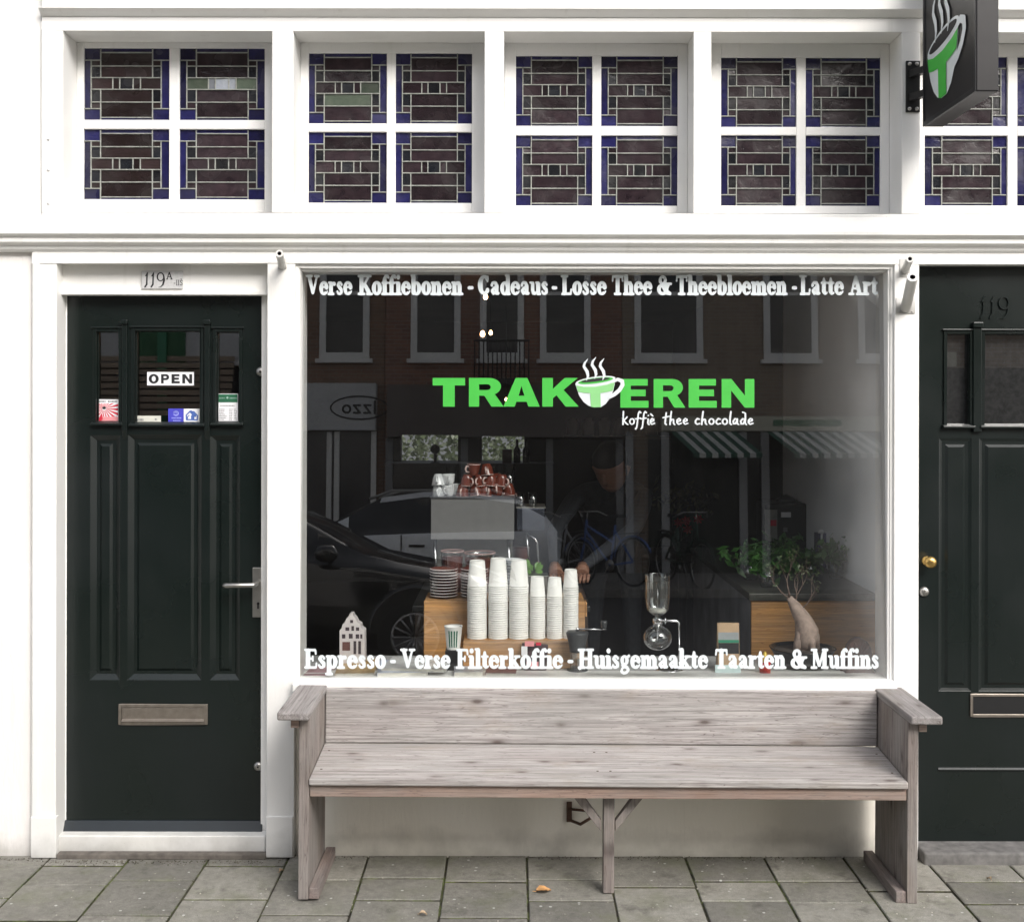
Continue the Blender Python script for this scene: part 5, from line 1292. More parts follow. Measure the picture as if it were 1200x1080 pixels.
def branch(p, d, L, r, dep):
    n = 4; pts = [Vector(p)]
    for i in range(n): d = (d + Vector((rr.uniform(-.35,.35), rr.uniform(-.3,.3), rr.uniform(-.12,.3)))).normalized(); pts.append(pts[-1]+d*L/n)
    mb.tube(pts, [r*(1-.6*i/n) for i in range(n+1)], 5)
    if dep: 
        for k in range(3): branch(pts[rr.randint(2,n)], (d+Vector((rr.uniform(-.9,.9),rr.uniform(-.5,.5),rr.uniform(-.3,.6)))).normalized(), L*.62, r*.45, dep-1)
    tips.append(pts[-1])
for st_, d_ in ((q(927,701),(-.8,0,.5)),(q(926,699),(-.3,.1,1)),(q(931,707),(.7,0,.8)),(q(938,716),(1,-.2,.9)),(q(930,704),(.35,.1,1))): branch(st_, Vector(d_).normalized(), .10, .0042, 2)
mb.build('branch', simple('dark_twig', (.11,.075,.06), .8), t)
mb = MB()
def leaves(mb, pts, n, spread, size, rr):
    for p in pts:
        for k in range(n):
            c_ = p + Vector([rr.gauss(0,spread) for _ in range(3)]); u = Vector([rr.uniform(-1,1) for _ in range(3)]).normalized(); v = u.cross(Vector([rr.uniform(-1,1) for _ in range(3)])).normalized(); L = size*rr.uniform(.6,1.3)
            mb.add([c_-u*L, c_-v*L*.4-u*L*.1, c_+u*L, c_+v*L*.4-u*L*.1], [(0,1,2,3)])
leaves(mb, tips, 2, .010, .009, rr); mb.build('foliage', simple('sparse_leaf', (.06,.09,.03), .5, var=.4), t, recalc=False)
# carved ornament
Y = .16; x = fx(1006,Y); s_ = F/(D+Y); Zo = lambda py: fz(py,Y)
mb = MB(); cx_, cz_ = x, Zo(759)
mb.prism([(x-.062,SH+.001),(x+.062,SH+.001),(x+.045,Zo(779)),(x+.03,Zo(770)),(x-.03,Zo(770)),(x-.045,Zo(779))], 'y', Y-.035, Y+.035)
mb.prism([(cx_+15/s_*math.cos(a), cz_-.02+ (19/s_)*math.sin(a)) for a in [-.35+(PI+.7)*i/22 for i in range(23)]], 'y', Y-.02, Y+.02)
for k in range(7):
    a = .2+(PI-.4)*k/6; mb.tube([(cx_, Y-.022, cz_-.035), (cx_+13.5/s_*math.cos(a), Y-.024, cz_-.02+17/s_*math.sin(a))], .004, 6)
thing1('carved_ornament', mb, M['brownwood'], (x,Y,SH), 'dark brown carved fan shaped ornament at the corner of the shelf', 'ornament', bevel=.003)
# counter with plants
cx0, cy0, cy1 = fx(881,.55), .55, 2.2; ct = fz(703,.55)
t = empty('side_counter', ((cx0+RX1)/2, 1.3, 0), 'long counter with an orange pine end and dark stone top by the side wall', 'counter')
mb = MB(); mb.box(cx0, RX1-.002, cy0, cy0+.02, .02, ct); mb.build('end_panel', M['pine'], t, bevel=.002)
mb = MB(); mb.box(cx0+.004, cx0+.03, cy0+.0205, cy1, .02, ct-.001); mb.build('side_panel', simple('grey_side_panel', (.30,.31,.33), .3, var=.5, scale=6), t, bevel=.002)
mb = MB(); mb.box(cx0-.012, RX1-.002, cy0-.012, cy1, ct+.001, ct+.032); mb.build('stone_top', simple('grey_stone_top', (.05,.05,.042), .4, var=.3, scale=30), t, bevel=.003)
tz = ct+.0325
M['leaf2'] = simple('counter_leaf', (.04,.13,.022), .4, var=.4, scale=25)
def vase_plant(px, Y, h, spread, n, seed, label, pot=None, leafm='leaf2', size=.03):
    rr = random.Random(seed); x = fx(px, Y); t = empty('leafy_plant', (x,Y,tz), label, 'plant')
    mb = MB(); mb.lathe([(0,tz),(.03,tz),(.036,tz+.02),(.040,tz+.075),(.037,tz+.075),(.034,tz+.02),(0,tz+.01)], (x,Y,0), 18); mb.build('pot', pot or M['clear'], t)
    st_ = MB(); tips = []
    for k in range(n):
        a = rr.uniform(0,2*PI); R = spread*rr.uniform(.3,1); p = [Vector((x,Y,tz+.02)), Vector((x+.3*R*math.cos(a), Y+.3*R*math.sin(a), tz+h*.5)), Vector((x+R*math.cos(a), Y+R*math.sin(a)*.7, tz+h*rr.uniform(.6,1.0)))]
        st_.tube(p, [.003,.0025,.0015], 5); tips += [p[1].lerp(p[2], u) for u in (.2,.45,.7,.9,1)]
    st_.build('stem', simple('green_stem', (.12,.2,.06), .5), t)
    mb = MB(); leaves(mb, tips, 3, size*.6, size, rr); mb.build('foliage', M[leafm], t, recalc=False)
vase_plant(880, .95, .17, .14, 9, 1, 'leafy green plant nearest the free edge of the side counter')
vase_plant(900, .72, .17, .11, 10, 2, 'low bushy green plant at the near corner of the side counter')
vase_plant(915, 1.15, .20, .07, 5, 3, 'tall green plant in the middle of the side counter')
vase_plant(950, .95, .15, .15, 8, 4, 'green plant with fine twigs behind the bonsai', leafm='leaf')
vase_plant(980, 1.0, .17, .12, 7, 5, 'dark green plant against the pale side wall', leafm='leaf')
YB_ = 1.75; xk0, zk1 = at(897,590,YB_); xk1, zk0 = at(949,600,YB_)
t = empty('coffee_brewer', ((xk0+xk1)/2, YB_+.1, tz), 'tall black coffee brewer with paper labels at the back of the side counter', 'coffee brewer')
mb = MB(); mb.box(xk0, xk1, YB_, YB_+.25, tz, zk1); mb.build('brewer_body', M['black'], t, bevel=.015)
mb = MB(); mb.lathe([(.05,zk1),(.06,zk1+.01),(.03,zk1+.03),(0,zk1+.04)], ((xk0+xk1)/2+.02, YB_+.12, 0), 20); mb.build('lid', M['darkgrey'], t)
for a, b, c_, d, m_ in ((896.5,597,911,634,simple('grey_paper',(.3,.3,.28),.7)), (903,609,910,616,M['red']), (915.5,600,927,606,M['whitecard']), (918,618,923,623,M['greyink'])):
    q0 = at(a,b,YB_-.003); q1 = at(c_,d,YB_-.003); off = .004 if m_ is M['red'] else .0015; mb = MB(); mb.box(q0[0], q1[0], YB_-off, YB_-off+.001, q1[1], q0[1]); mb.build('paper_label', m_, t)
x, z = at(970, 625, 1.35); mb = MB(); mb.box(x-.05, x+.03, 1.35, 1.42, tz, z)
o = thing1('blue_box', mb, simple('navy_box', (.02,.02,.10), .5), (x,1.38,tz), 'dark blue gift box with a white ribbon on the side counter', 'box', bevel=.002)
mb = MB(); mb.box(x-.035, x-.025, 1.3475, 1.3492, tz, z); mb.lathe([(0,z+.001),(.014,z+.001),(.016,z+.012),(0,z+.022)], (x-.03,1.36,0), 10); mb.build('ribbon', M['whitecard'], o)
# flowers further in
x, z = at(800, 618, 2.9)
t = empty('round_table', (x, 2.9, .02), 'small dark round table carrying the red flowers', 'table')
mb = MB(); mb.lathe([(0,.78),(.32,.78),(.33,.79),(.32,.8),(0,.8)], (x,2.9,0), 28); mb.build('tabletop', M['floorwood'], t)
mb = MB(); mb.lathe([(.2,.02),(.2,.03),(.03,.06),(.025,.4),(.03,.78)], (x,2.9,0), 16); mb.build('pedestal', M['black'], t)
t = empty('flower_bouquet', (x,2.9,.801), 'bunch of red flowers in a dark vase on the round table', 'flowers')
mb = MB(); mb.lathe([(0,.801),(.05,.801),(.07,.88),(.04,.98),(.05,1.0),(.045,1.0),(0,.97)], (x,2.9,0), 18); mb.build('vase', M['blackgloss'], t)
mb = MB(); rr = random.Random(8); tips = [Vector((x+rr.gauss(0,.1), 2.9+rr.gauss(0,.06), 1.06+rr.uniform(0,.14))) for _ in range(26)]
leaves(mb, tips, 3, .03, .04, rr); mb.build('foliage', simple('dull_leaf', (.10,.10,.04), .6, var=.5), t, recalc=False)
for k, (a, b) in enumerate(((795,612),(804,610),(806,620),(818,608))):
    fx_, fz_ = at(a,b,2.75); mb = MB()
    for j in range(7): aa = j*2*PI/7; mb.add([(fx_,2.75,fz_),(fx_+.022*math.cos(aa-.4),2.74,fz_+.022*math.sin(aa-.4)),(fx_+.032*math.cos(aa),2.745,fz_+.032*math.sin(aa)),(fx_+.022*math.cos(aa+.4),2.74,fz_+.022*math.sin(aa+.4))], [(0,1,2,3)])
    mb.build('blossom', simple('red_petal', (.6,.02,.04), .5), t, recalc=False)
# silhouettes before the back openings
Y = 6.7; zl = 1.175; rpart('window_ledge', M['darkwall'], (-1.2, .4, 6.6, 6.999, zl-.03, zl))
x = fx(510,Y); mb = MB(); mb.lathe([(.05,zl+.001),(.05,zl+.008),(.016,zl+.012),(.016,zl+.09)], (x,Y,0), 12); mb.lathe([(0,-.03),(.042,-.03),(.046,0),(.042,.03),(0,.03)], (x,Y,zl+.13), 20, axis='y')
thing1('round_ornament', mb, M['black'], (x,Y,zl), 'black round headed ornament standing in the small back opening', 'ornament')
def bottle(px, h, label):
    x = fx(px,Y); mb = MB(); mb.lathe([(0,zl+.001),(.032,zl+.001),(.034,zl+h*.55),(.014,zl+h*.72),(.013,zl+h*.97),(.016,zl+h),(0,zl+h)], (x,Y,0), 16); thing1('wine_bottle', mb, M['blackgloss'], (x,Y,zl), label, 'bottle')
bottle(606,.22,'dark wine bottle, the nearer to the box in the second back opening'); bottle(616.5,.22,'dark wine bottle at the outer edge of the second back opening')
mb = MB(); x = fx(595,Y); mb.box(x-.05,x+.04,Y-.05,Y+.04,zl+.001,zl+.13); thing1('dark_box', mb, simple('maroon_box',(.06,.012,.012),.5), (x,Y,zl), 'dark maroon box beside the wine bottles in the back opening', 'box', bevel=.003)
# hanging bulbs
wm = emit('warm_filament', (1.0,.55,.25), 14)
for px, py, Y, r, lab in ((569,348,3.0,.014,'highest lit warm bulb hanging below the word Cadeaus'), (565.5,391.5,3.4,.016,'lit warm bulb, lower and nearer the wall of the pair below the highest'), (575,390,3.6,.012,'small lit warm bulb close beside the larger one'), (593,468,5.0,.010,'tiny warm lit bulb seen over the letter R of the shop name')):
    x, z = at(px,py,Y); t = empty('hanging_bulb', (x,Y,z), lab, 'lamp')
    mb = MB(); mb.lathe([(0,z-r*1.3),(r*.8,z-r*.8),(r,z),(r*.7,z+r*.9),(r*.35,z+r*1.4)], (x,Y,0), 12); mb.build('bulb', wm, t)
    mb = MB(); mb.tube([(x,Y,z+r*1.4),(x,Y,z+r*3)], r*.5, 8); mb.tube([(x,Y,z+r*3),(x,Y,RZ-.001)], .002, 5); mb.build('cord', M['black'], t)
# back shelf with jars, faint in the dark
t = empty('wall_shelf', (.9, 6.8, 1.4), 'dark wall shelf at the back of the room', 'shelf')
mb = MB(); mb.box(.5,1.5,6.75,6.999,1.40,1.43); mb.build('board', M['floorwood'], t)
jp = MB(); jp.lathe([(0,0),(.05,0),(.055,.02),(.055,.13),(.035,.15),(.035,.17),(0,.17)], (0,0,0), 16); jp = jp.build('storage_jar', M['whitechina'], None, loc=(0,0,0))
for k in range(6):
    c_ = jp if k == 0 else dup(jp); c_.location = (.58+k*.15, 6.87, 1.431); tag(c_, 'white storage jar in the row on the dark wall shelf', 'jar', 'storage jars on the wall shelf')
# =================================================================== the street behind the camera, seen in the glass
def R(px, py, dist):
    """where the thing stands whose mirror image the leaning pane shows at px, py"""
    s = F/(D+dist); return (px-CX)/s, EYE + (HY+F*math.tan(math.radians(4.0))*dist/(D+dist)-py)/s
def brick(name, c1, c2, mortar):
    t = NT(name); c = t.coord(); sp = t.node('ShaderNodeSeparateXYZ'); t.set(sp, 0, c); cb = t.node('ShaderNodeCombineXYZ'); t.set(cb, 0, sp.outputs[0]); t.set(cb, 1, sp.outputs[2])
    b = t.node('ShaderNodeTexBrick'); t.set(b, 'Vector', cb.outputs[0]); t.set(b, 'Color1', (*c1,1)); t.set(b, 'Color2', (*c2,1)); t.set(b, 'Mortar', (*mortar,1)); t.set(b, 'Scale', 1.0)
    b.inputs['Brick Width'].default_value = .22; b.inputs['Row Height'].default_value = .065; b.inputs['Mortar Size'].default_value = .006
    return t.bsdf(b.outputs[0], .85)
FY = -15.8
B1 = brick('brown_brick', (.24,.13,.08), (.16,.09,.055), (.22,.19,.16)); B2 = brick('red_brick', (.28,.13,.08), (.18,.085,.06), (.26,.23,.2)); B3 = brick('pale_brick', (.28,.21,.15), (.22,.16,.12), (.28,.26,.23))
FW = M['white2'] = simple('street_white_paint', (.7,.69,.66), .5); DG = simple('street_window_glass', (.02,.022,.025), .08)
def facade(x0, x1, h, mt, label):
    t = empty('row_house', ((x0+x1)/2, FY, 0), label, 'house'); mb = MB(); mb.box(x0, x1, FY-6, FY, -.1, h); mb.build('wall', mt, t)
    mb = MB(); mb.box(x0-.05, x1+.05, FY-6, FY+.35, h+.0, h+.4); mb.build('roof_cornice', FW, t); return t
def fwin(t, x0, x1, z0, z1, mull=True):
    f = MB(); w_ = .11
    frame(f, x0, x1, z0, z1, w_, FY-.05, FY+.05); f.box(x0-.06, x1+.06, FY+.002, FY+.10, z0-.07, z0-.001)
    if mull: f.box(x0+w_, x1-w_, FY-.05, FY+.04, (z0*.35+z1*.65)-.03, (z0*.35+z1*.65)+.03)
    o = f.build('window', FW, t); g = MB(); g.box(x0+w_, x1-w_, FY-.02, FY+.01, z0+w_, z1-w_); g.build('pane', DG, t)
def rx(px): return R(px, 0, -FY)[0]
def rz(py): return R(0, py, -FY)[1]
h1 = facade(-12, rx(449), 10.6, B1, 'brown brick house opposite with a pale shop fascia'); h2 = facade(rx(449)+.01, rx(730), 11.4, B2, 'red brick house opposite with a small white balcony'); h3 = facade(rx(730)+.01, 13, 10.2, B3, 'pale brick house opposite with green striped awnings')
for z in (rz(420), rz(420)+2.9, rz(420)+5.6):
    for a, b, hh in ((rx(372), rx(431), h1), (rx(300), rx(350), h1), (rx(220), rx(270), h1), (rx(480), rx(539), h2), (rx(633), rx(693), h2), (rx(745), rx(826), h3), (rx(898), rx(962), h3), (rx(1010), rx(1070), h3), (rx(1120), rx(1180), h3)):
        if z > 9.1: continue
        fwin(hh, a, b, z, z+1.75)
    if z > 9.1: continue
    fwin(h2, rx(562), rx(614), z-.0, z+1.9, False)
mb = MB(); bz = rz(447); mb.box(rx(556), rx(620), FY+.001, FY+.7, bz-.1, bz)
for k in range(13): xx = rx(557)+k*(rx(619)-rx(557))/12; mb.tube([(xx,FY+.68,bz),(xx,FY+.68,bz+.62)], .012, 5)
mb.tube([(rx(556),FY+.68,bz+.63),(rx(620),FY+.68,bz+.63)], .02, 6); mb.build('balcony', M['black'], h2)
# ground floors
mb = MB(); mb.box(-12, rx(441), FY+.002, FY+.25, rz(505), rz(450)); mb.build('shop_fascia', simple('pale_fascia', (.5,.5,.5), .5), h1)
mb = MB()
poly2(mb, [ell(0,0,.50,.21,30), ell(0,0,.47,.18,30)], lambda a,b: (rx(422)+a, FY+.256, rz(479)+b))
st, wd_ = layout('-I--', NUM)
def bl(text_strokes, mb, fn): put(mb, fill(text_strokes, 30), fn)
# the word Izzo inside the ring, mirrored as one sees it in the pane (it faces the other way along x)
izzo = [SG((0,0),(0,.9),r=.08), SG((.3,.6),(.7,.6),(.3,.02),(.7,.02),r=.08), SG((1.0,.6),(1.4,.6),(1.0,.02),(1.4,.02),r=.08), [(a,b,.08) for a,b,_ in arc(1.9,.31,.25,.29,0,360,.08)]]
bl(izzo, mb, lambda a,b: (rx(422)+.26-a*.25, FY+.256, rz(479)-.09+b*.22))
mb.build('fascia_lettering', M['ink'], h1, recalc=False)
mb = MB(); mb.box(-6.5, -5.55, FY+.255, FY+.30, 2.35, 3.3); mb.build('green_signboard', simple('green_board', (.03,.12,.05), .5), h1)
mb = MB()
for k in range(9): zz = 1.55+k*.115; mb.box(-8.2, -4.7, FY+.255+.05*(9-k), FY+.275+.05*(9-k), zz, zz+.085)
mb.build('slatted_awning', simple('tan_slats', (.30,.23,.17), .6), h1)
mb = MB(); mb.box(-6.0, -5.85, FY+.31, FY+.36, 0, 3.3); mb.box(-7.3, -7.2, FY+.31, FY+.36, 0, 3.3); mb.build('green_post', simple('green_post_paint', (.05,.22,.12), .5), h1)
mb = MB(); mb.box(-12, rx(441), FY+.002, FY+.04, 0.0, rz(506)); mb.build('shop_front', simple('shop_front_dark', (.03,.03,.035), .2), h1)
mb = MB()
for a in (300, 345, 383, 392, 435): mb.box(rx(a), rx(a+6), FY+.041, FY+.12, 0, rz(506))
mb.build('shop_front_post', FW, h1)
mb = MB(); mb.box(rx(455), rx(730), FY+.002, FY+.35, rz(513), rz(452)); mb.build('shutter_fascia', simple('taupe_fascia', (.12,.10,.09), .6), h2)
mb = MB(); mb.box(rx(455), rx(728), FY+.002, FY+.03, 0, rz(514)); mb.build('shop_front', simple('shop_front_black', (.02,.017,.016), .15), h2)
mb = MB()
for a in (452, 540, 640, 722): mb.box(rx(a), rx(a)+.12, FY+.031, FY+.12, 0, rz(514))
mb.build('shop_front_post', simple('grey_post', (.2,.2,.2), .5), h2)
mb = MB(); mb.box(rx(775), rx(1120), FY+.002, FY+.2, rz(505), rz(488)); mb.build('shop_fascia', simple('cream_fascia', (.5,.48,.38), .5), h3)
rnd = random.Random(1); mb = MB(); blocks(mb, 905, 985, 492, 7, lambda u, v: (rx(u), FY+.206, rz(v)), rnd); mb.build('fascia_lettering', simple('green_fascia_print', (.05,.2,.1), .5), h3, recalc=False)
mb = MB(); mb.box(rx(760), 13, FY+.002, FY+.05, 0, rz(506)); mb.build('shop_front', simple('shop_front_grey', (.03,.033,.033), .2), h3)
mb = MB()
for a in (733, 775, 866, 892, 1040): mb.box(rx(a), rx(a)+.13, FY+.051, FY+.14, 0, rz(506))
mb.build('shop_front_post', simple('grey_white_post', (.4,.4,.4), .5), h3)
for a0, a1 in ((785,862),(897,1012)):
    mb = MB(); n = int((a1-a0)/6.5)
    for k in range(n):
        u0 = rx(a0+ (a1-a0)*k/n); u1 = rx(a0+(a1-a0)*(k+1)/n); sh_ = .25
        mb.add([(u0,FY+.2,rz(506)),(u1,FY+.2,rz(506)),(u1+sh_,FY+1.1,rz(533)),(u0+sh_,FY+1.1,rz(533)),(u0+sh_,FY+1.1,rz(538)),(u1+sh_,FY+1.1,rz(538))], [(0,1,2,3),(3,2,5,4)], k % 2)
    mb.build('striped_awning', [simple('awning_green', (.03,.10,.07), .7), simple('awning_white', (.6,.6,.56), .7)], h3, recalc=False)

def car(name, x, y, length, facing, hood, roof, body, label, z0=-.13, wheels=(.9, 3.55), r=.315):
    """facing -1: nose towards -x"""
    t = empty('parked_car', (x, y, z0), label, 'car', None)
    st = [ # s, zbot, zbelt, w, zroof, wr
     (0.00,.34,.58,.60,.62,.45),(.10,.24,.66,.76,.70,.6),(.45,.2,.76,.85,.82,.7),(1.05,.2,.86,.88,.92,.74),(1.30,.2,.90,.885,.97,.72),(1.75,.2,.93,.89,1.22,.66),(2.15,.2,.95,.89,1.40,.62),(2.7,.2,.97,.89,1.47,.61),(3.4,.2,.99,.885,1.46,.60),(4.0,.22,1.0,.87,1.38,.56),(4.3,.26,1.0,.84,1.2,.6),(4.45,.32,.98,.78,1.0,.66)]
    k_ = length/4.45; kr = roof/1.47
    body_m = MB(); win_m = MB(); secs = []
    for s_, zb, zl_, w_, zr_, wr_ in st:
        zr_ = zl_ + (zr_-zl_)*kr if zr_ > 1.1 else zr_
        half = [(w_*.90,zb),(w_*.98,zb+.12),(w_,zb+.35*(zl_-zb)+.08),(w_*.985,zl_-.06),(w_*.955,zl_),(wr_+.03+.15*(w_-wr_),zl_+.25*(zr_-zl_)),(wr_+.02,zr_-.06*min(1,(zr_-zl_)*3)),(wr_*.8,zr_-.005),(0,zr_+.012)]
        secs.append([(-a, b) for a, b in half] + [(a, b) for a, b in half[-2::-1]])
        secs[-1] = (x + facing*(-length/2*-1 - s_*k_), secs[-1])
    n = len(secs[0][1])
    for i in range(len(secs)-1):
        for j in range(n-1):
            A = [(secs[i][0], y+secs[i][1][j][0], z0+secs[i][1][j][1]), (secs[i][0], y+secs[i][1][j+1][0], z0+secs[i][1][j+1][1]), (secs[i+1][0], y+secs[i+1][1][j+1][0], z0+secs[i+1][1][j+1][1]), (secs[i+1][0], y+secs[i+1][1][j][0], z0+secs[i+1][1][j][1])]
            glassy = (5 <= i <= 8 and j in (4,5,n-6,n-7)) or (i in (4,5) and j in (6,7,8,9)) or (i == 9 and j in (6,7,8,9))
            (win_m if glassy else body_m).add(A, [(0,1,2,3)], 0, True)
    body_m.add([(secs[0][0], y+a, z0+b) for a, b in secs[0][1]], [tuple(range(n))]); body_m.add([(secs[-1][0], y+a, z0+b) for a, b in secs[-1][1]], [tuple(range(n))])
    body_m.build('body', body, t); win_m.build('car_window', DG, t)
    X = lambda s_: x + facing*(length/2 - s_*k_)
    for sy in (-1, 1):
        for ws in wheels:
            e = (X(ws), y+sy*.80, z0+r); mb = MB()
            mb.lathe([(r*.62,-.10),(r*.9,-.11),(r,-.08),(r,.08),(r*.9,.11),(r*.62,.10)], e, 28, axis='y'); tyre = mb.build('wheel', simple('tyre_rubber', (.012,.012,.012), .8), t)
            mb = MB(); yy = sy*.105
            mb.lathe([(r*.64,yy*.7),(r*.64,yy),(r*.57,yy*1.02),(r*.57,yy*.5),(0,yy*.5)], e, 28, axis='y')
            for q_ in range(14): a = q_*2*PI/14; mb.tube([(e[0]+.03*math.cos(a), e[1]+yy*.92, e[2]+.03*math.sin(a)), (e[0]+r*.6*math.cos(a), e[1]+yy*.98, e[2]+r*.6*math.sin(a))], .011, 5)
            mb.build('rim', simple('alloy', (.35,.35,.36), .3, .8), tyre)
            mb = MB(); mb.lathe([(0,0),(r*1.17,0)], (e[0], y+sy*.895, e[2]+.03), 28, axis='y', a0=0, a1=PI); mb.build('wheel_arch', M['black'], t, recalc=False)
            mb = MB(); mb.lathe([(r*1.17,-.006),(r*1.25,0),(r*1.17,.006)], (e[0], y+sy*.898, e[2]+.03), 28, axis='y', a0=0, a1=PI); mb.build('arch_lip', body, t, recalc=False)
        mb = MB(); a = (X(1.62), y+sy*1.0, z0+1.0); mb.tube([(a[0]-.10,a[1],a[2]),(a[0]-.06,a[1],a[2]),(a[0]+.05,a[1],a[2]),(a[0]+.09,a[1],a[2])], [.03,.07,.075,.03], 10); mb.tube([a,(a[0],y+sy*.84,z0+.95)], .02, 6); mb.build('wing_mirror', body, t)
        if roof > 1.45:
            mb = MB(); mb.tube([(X(2.0),y+sy*.6,z0+1.40),(X(2.3),y+sy*.62,z0+1.51),(X(3.6),y+sy*.6,z0+1.52),(X(4.0),y+sy*.56,z0+1.40)], .018, 6); mb.build('roof_rail', M['steel'], t)
        mb = MB(); mb.box(X(.12), X(.45), y+sy*.62, y+sy*.8, z0+.60, z0+.74); mb.build('headlight', M['whitechina'], t)
        mb = MB(); mb.box(X(2.45)-.008, X(2.45)+.008, y+sy*.892, y+sy*.9, z0+.3, z0+.95); mb.box(X(2.55), X(2.75), y+sy*.895, y+sy*.915, z0+.80, z0+.83); mb.build('door_seam', M['black'], t)
    return t
car('car', -2.10, -6.15, 4.4, 1, .9, 1.43, simple('black_car_paint', (.012,.012,.013), .12, .2, Coat_Weight=1.0), 'black hatchback parked at the kerb behind the photographer')
car('car', -1.62, -11.45, 4.4, -1, 1.0, 1.52, simple('silver_car_paint', (.80,.82,.84), .45, 0, Coat_Weight=.5), 'silver estate car with roof rails parked across the street')

def bicycle(x, y, rz_, col, label):
    t = empty('bicycle', (0,0,0), label, 'bicycle')
    r = .34; bk = M['black']
    for sx in (-.53, .55):
        mb = MB()
        mb.tube([(sx+r*math.cos(a), 0, r+r*math.sin(a)) for a in [2*PI*k/28 for k in range(29)]], .017, 6, caps=False); w_ = mb.build('wheel', bk, t)
        mb = MB(); mb.tube([(sx+(r-.025)*math.cos(a), 0, r+(r-.025)*math.sin(a)) for a in [2*PI*k/28 for k in range(29)]], .009, 5, caps=False)
        for k in range(16): a = 2*PI*k/16; mb.tube([(sx,0,r),(sx+(r-.03)*math.cos(a),0,r+(r-.03)*math.sin(a))], .0025, 4)
        mb.build('rim', M['steel'], w_)
        mb = MB(); mb.tube([(sx+(r+.03)*math.cos(a), 0, r+(r+.03)*math.sin(a)) for a in [.2+2.6*k/14 for k in range(15)]], .016, 5); mb.build('mudguard', col, t)
    mb = MB()
    for a, b in (((-.53,0,.34),(-.08,0,.30)),((-.53,0,.34),(-.2,0,.80)),((-.08,0,.30),(-.22,0,.88)),((-.08,0,.30),(.40,0,.82)),((-.17,0,.62),(.38,0,.90)),((.36,0,.98),(.44,0,.62)),((.44,0,.62),(.55,0,.34))): mb.tube([a,b], .017, 7)
    mb.build('frame', col, t)
    mb = MB(); mb.tube([(.36,0,.98),(.34,0,1.08)], .013, 6); mb.tube([(.18,-.28,1.02),(.32,-.2,1.1),(.35,0,1.1),(.32,.2,1.1),(.18,.28,1.02)], .012, 6); mb.build('handlebar', M['steel'], t)
    mb = MB(); mb.tube([(-.22,0,.88),(-.23,0,.98)], .012, 6); mb.hexa([(-.36,-.09,.98),(-.05,-.02,.98),(-.05,.02,.98),(-.36,.09,.98),(-.36,-.08,1.03),(-.05,-.02,1.02),(-.05,.02,1.02),(-.36,.08,1.03)]); mb.build('saddle', bk, t)
    mb = MB(); mb.lathe([(.02,-.02),(.09,-.02),(.09,-.015)], (-.08,0,.30), 16, axis='y'); mb.tube([(-.08,-.05,.30),(-.0,-.06,.16)], .01, 5); mb.box(-.05,.05,-.14,-.06,.145,.165); mb.build('pedal_crank', M['steel'], t)
    mb = MB(); mb.box(-.72,-.32,-.07,.07,.74,.755); mb.build('luggage_rack', bk, t)
    t.location = (x, y, -.005); t.rotation_euler = (0, .06, rz_)
    return t
bicycle(R(712,0,13.0)[0], -13.0, -2.3, simple('blue_bike_paint', (.08,.16,.45), .3), 'blue bicycle parked across the street')
bicycle(R(655,0,13.1)[0], -13.1, 2.4, simple('grey_bike_paint', (.3,.3,.3), .3), 'grey bicycle beside the blue one across the street')
bicycle(R(800,0,13.2)[0], -13.2, 1.2, simple('green_bike_paint', (.03,.07,.05), .3), 'dark green bicycle before the striped awning across the street')

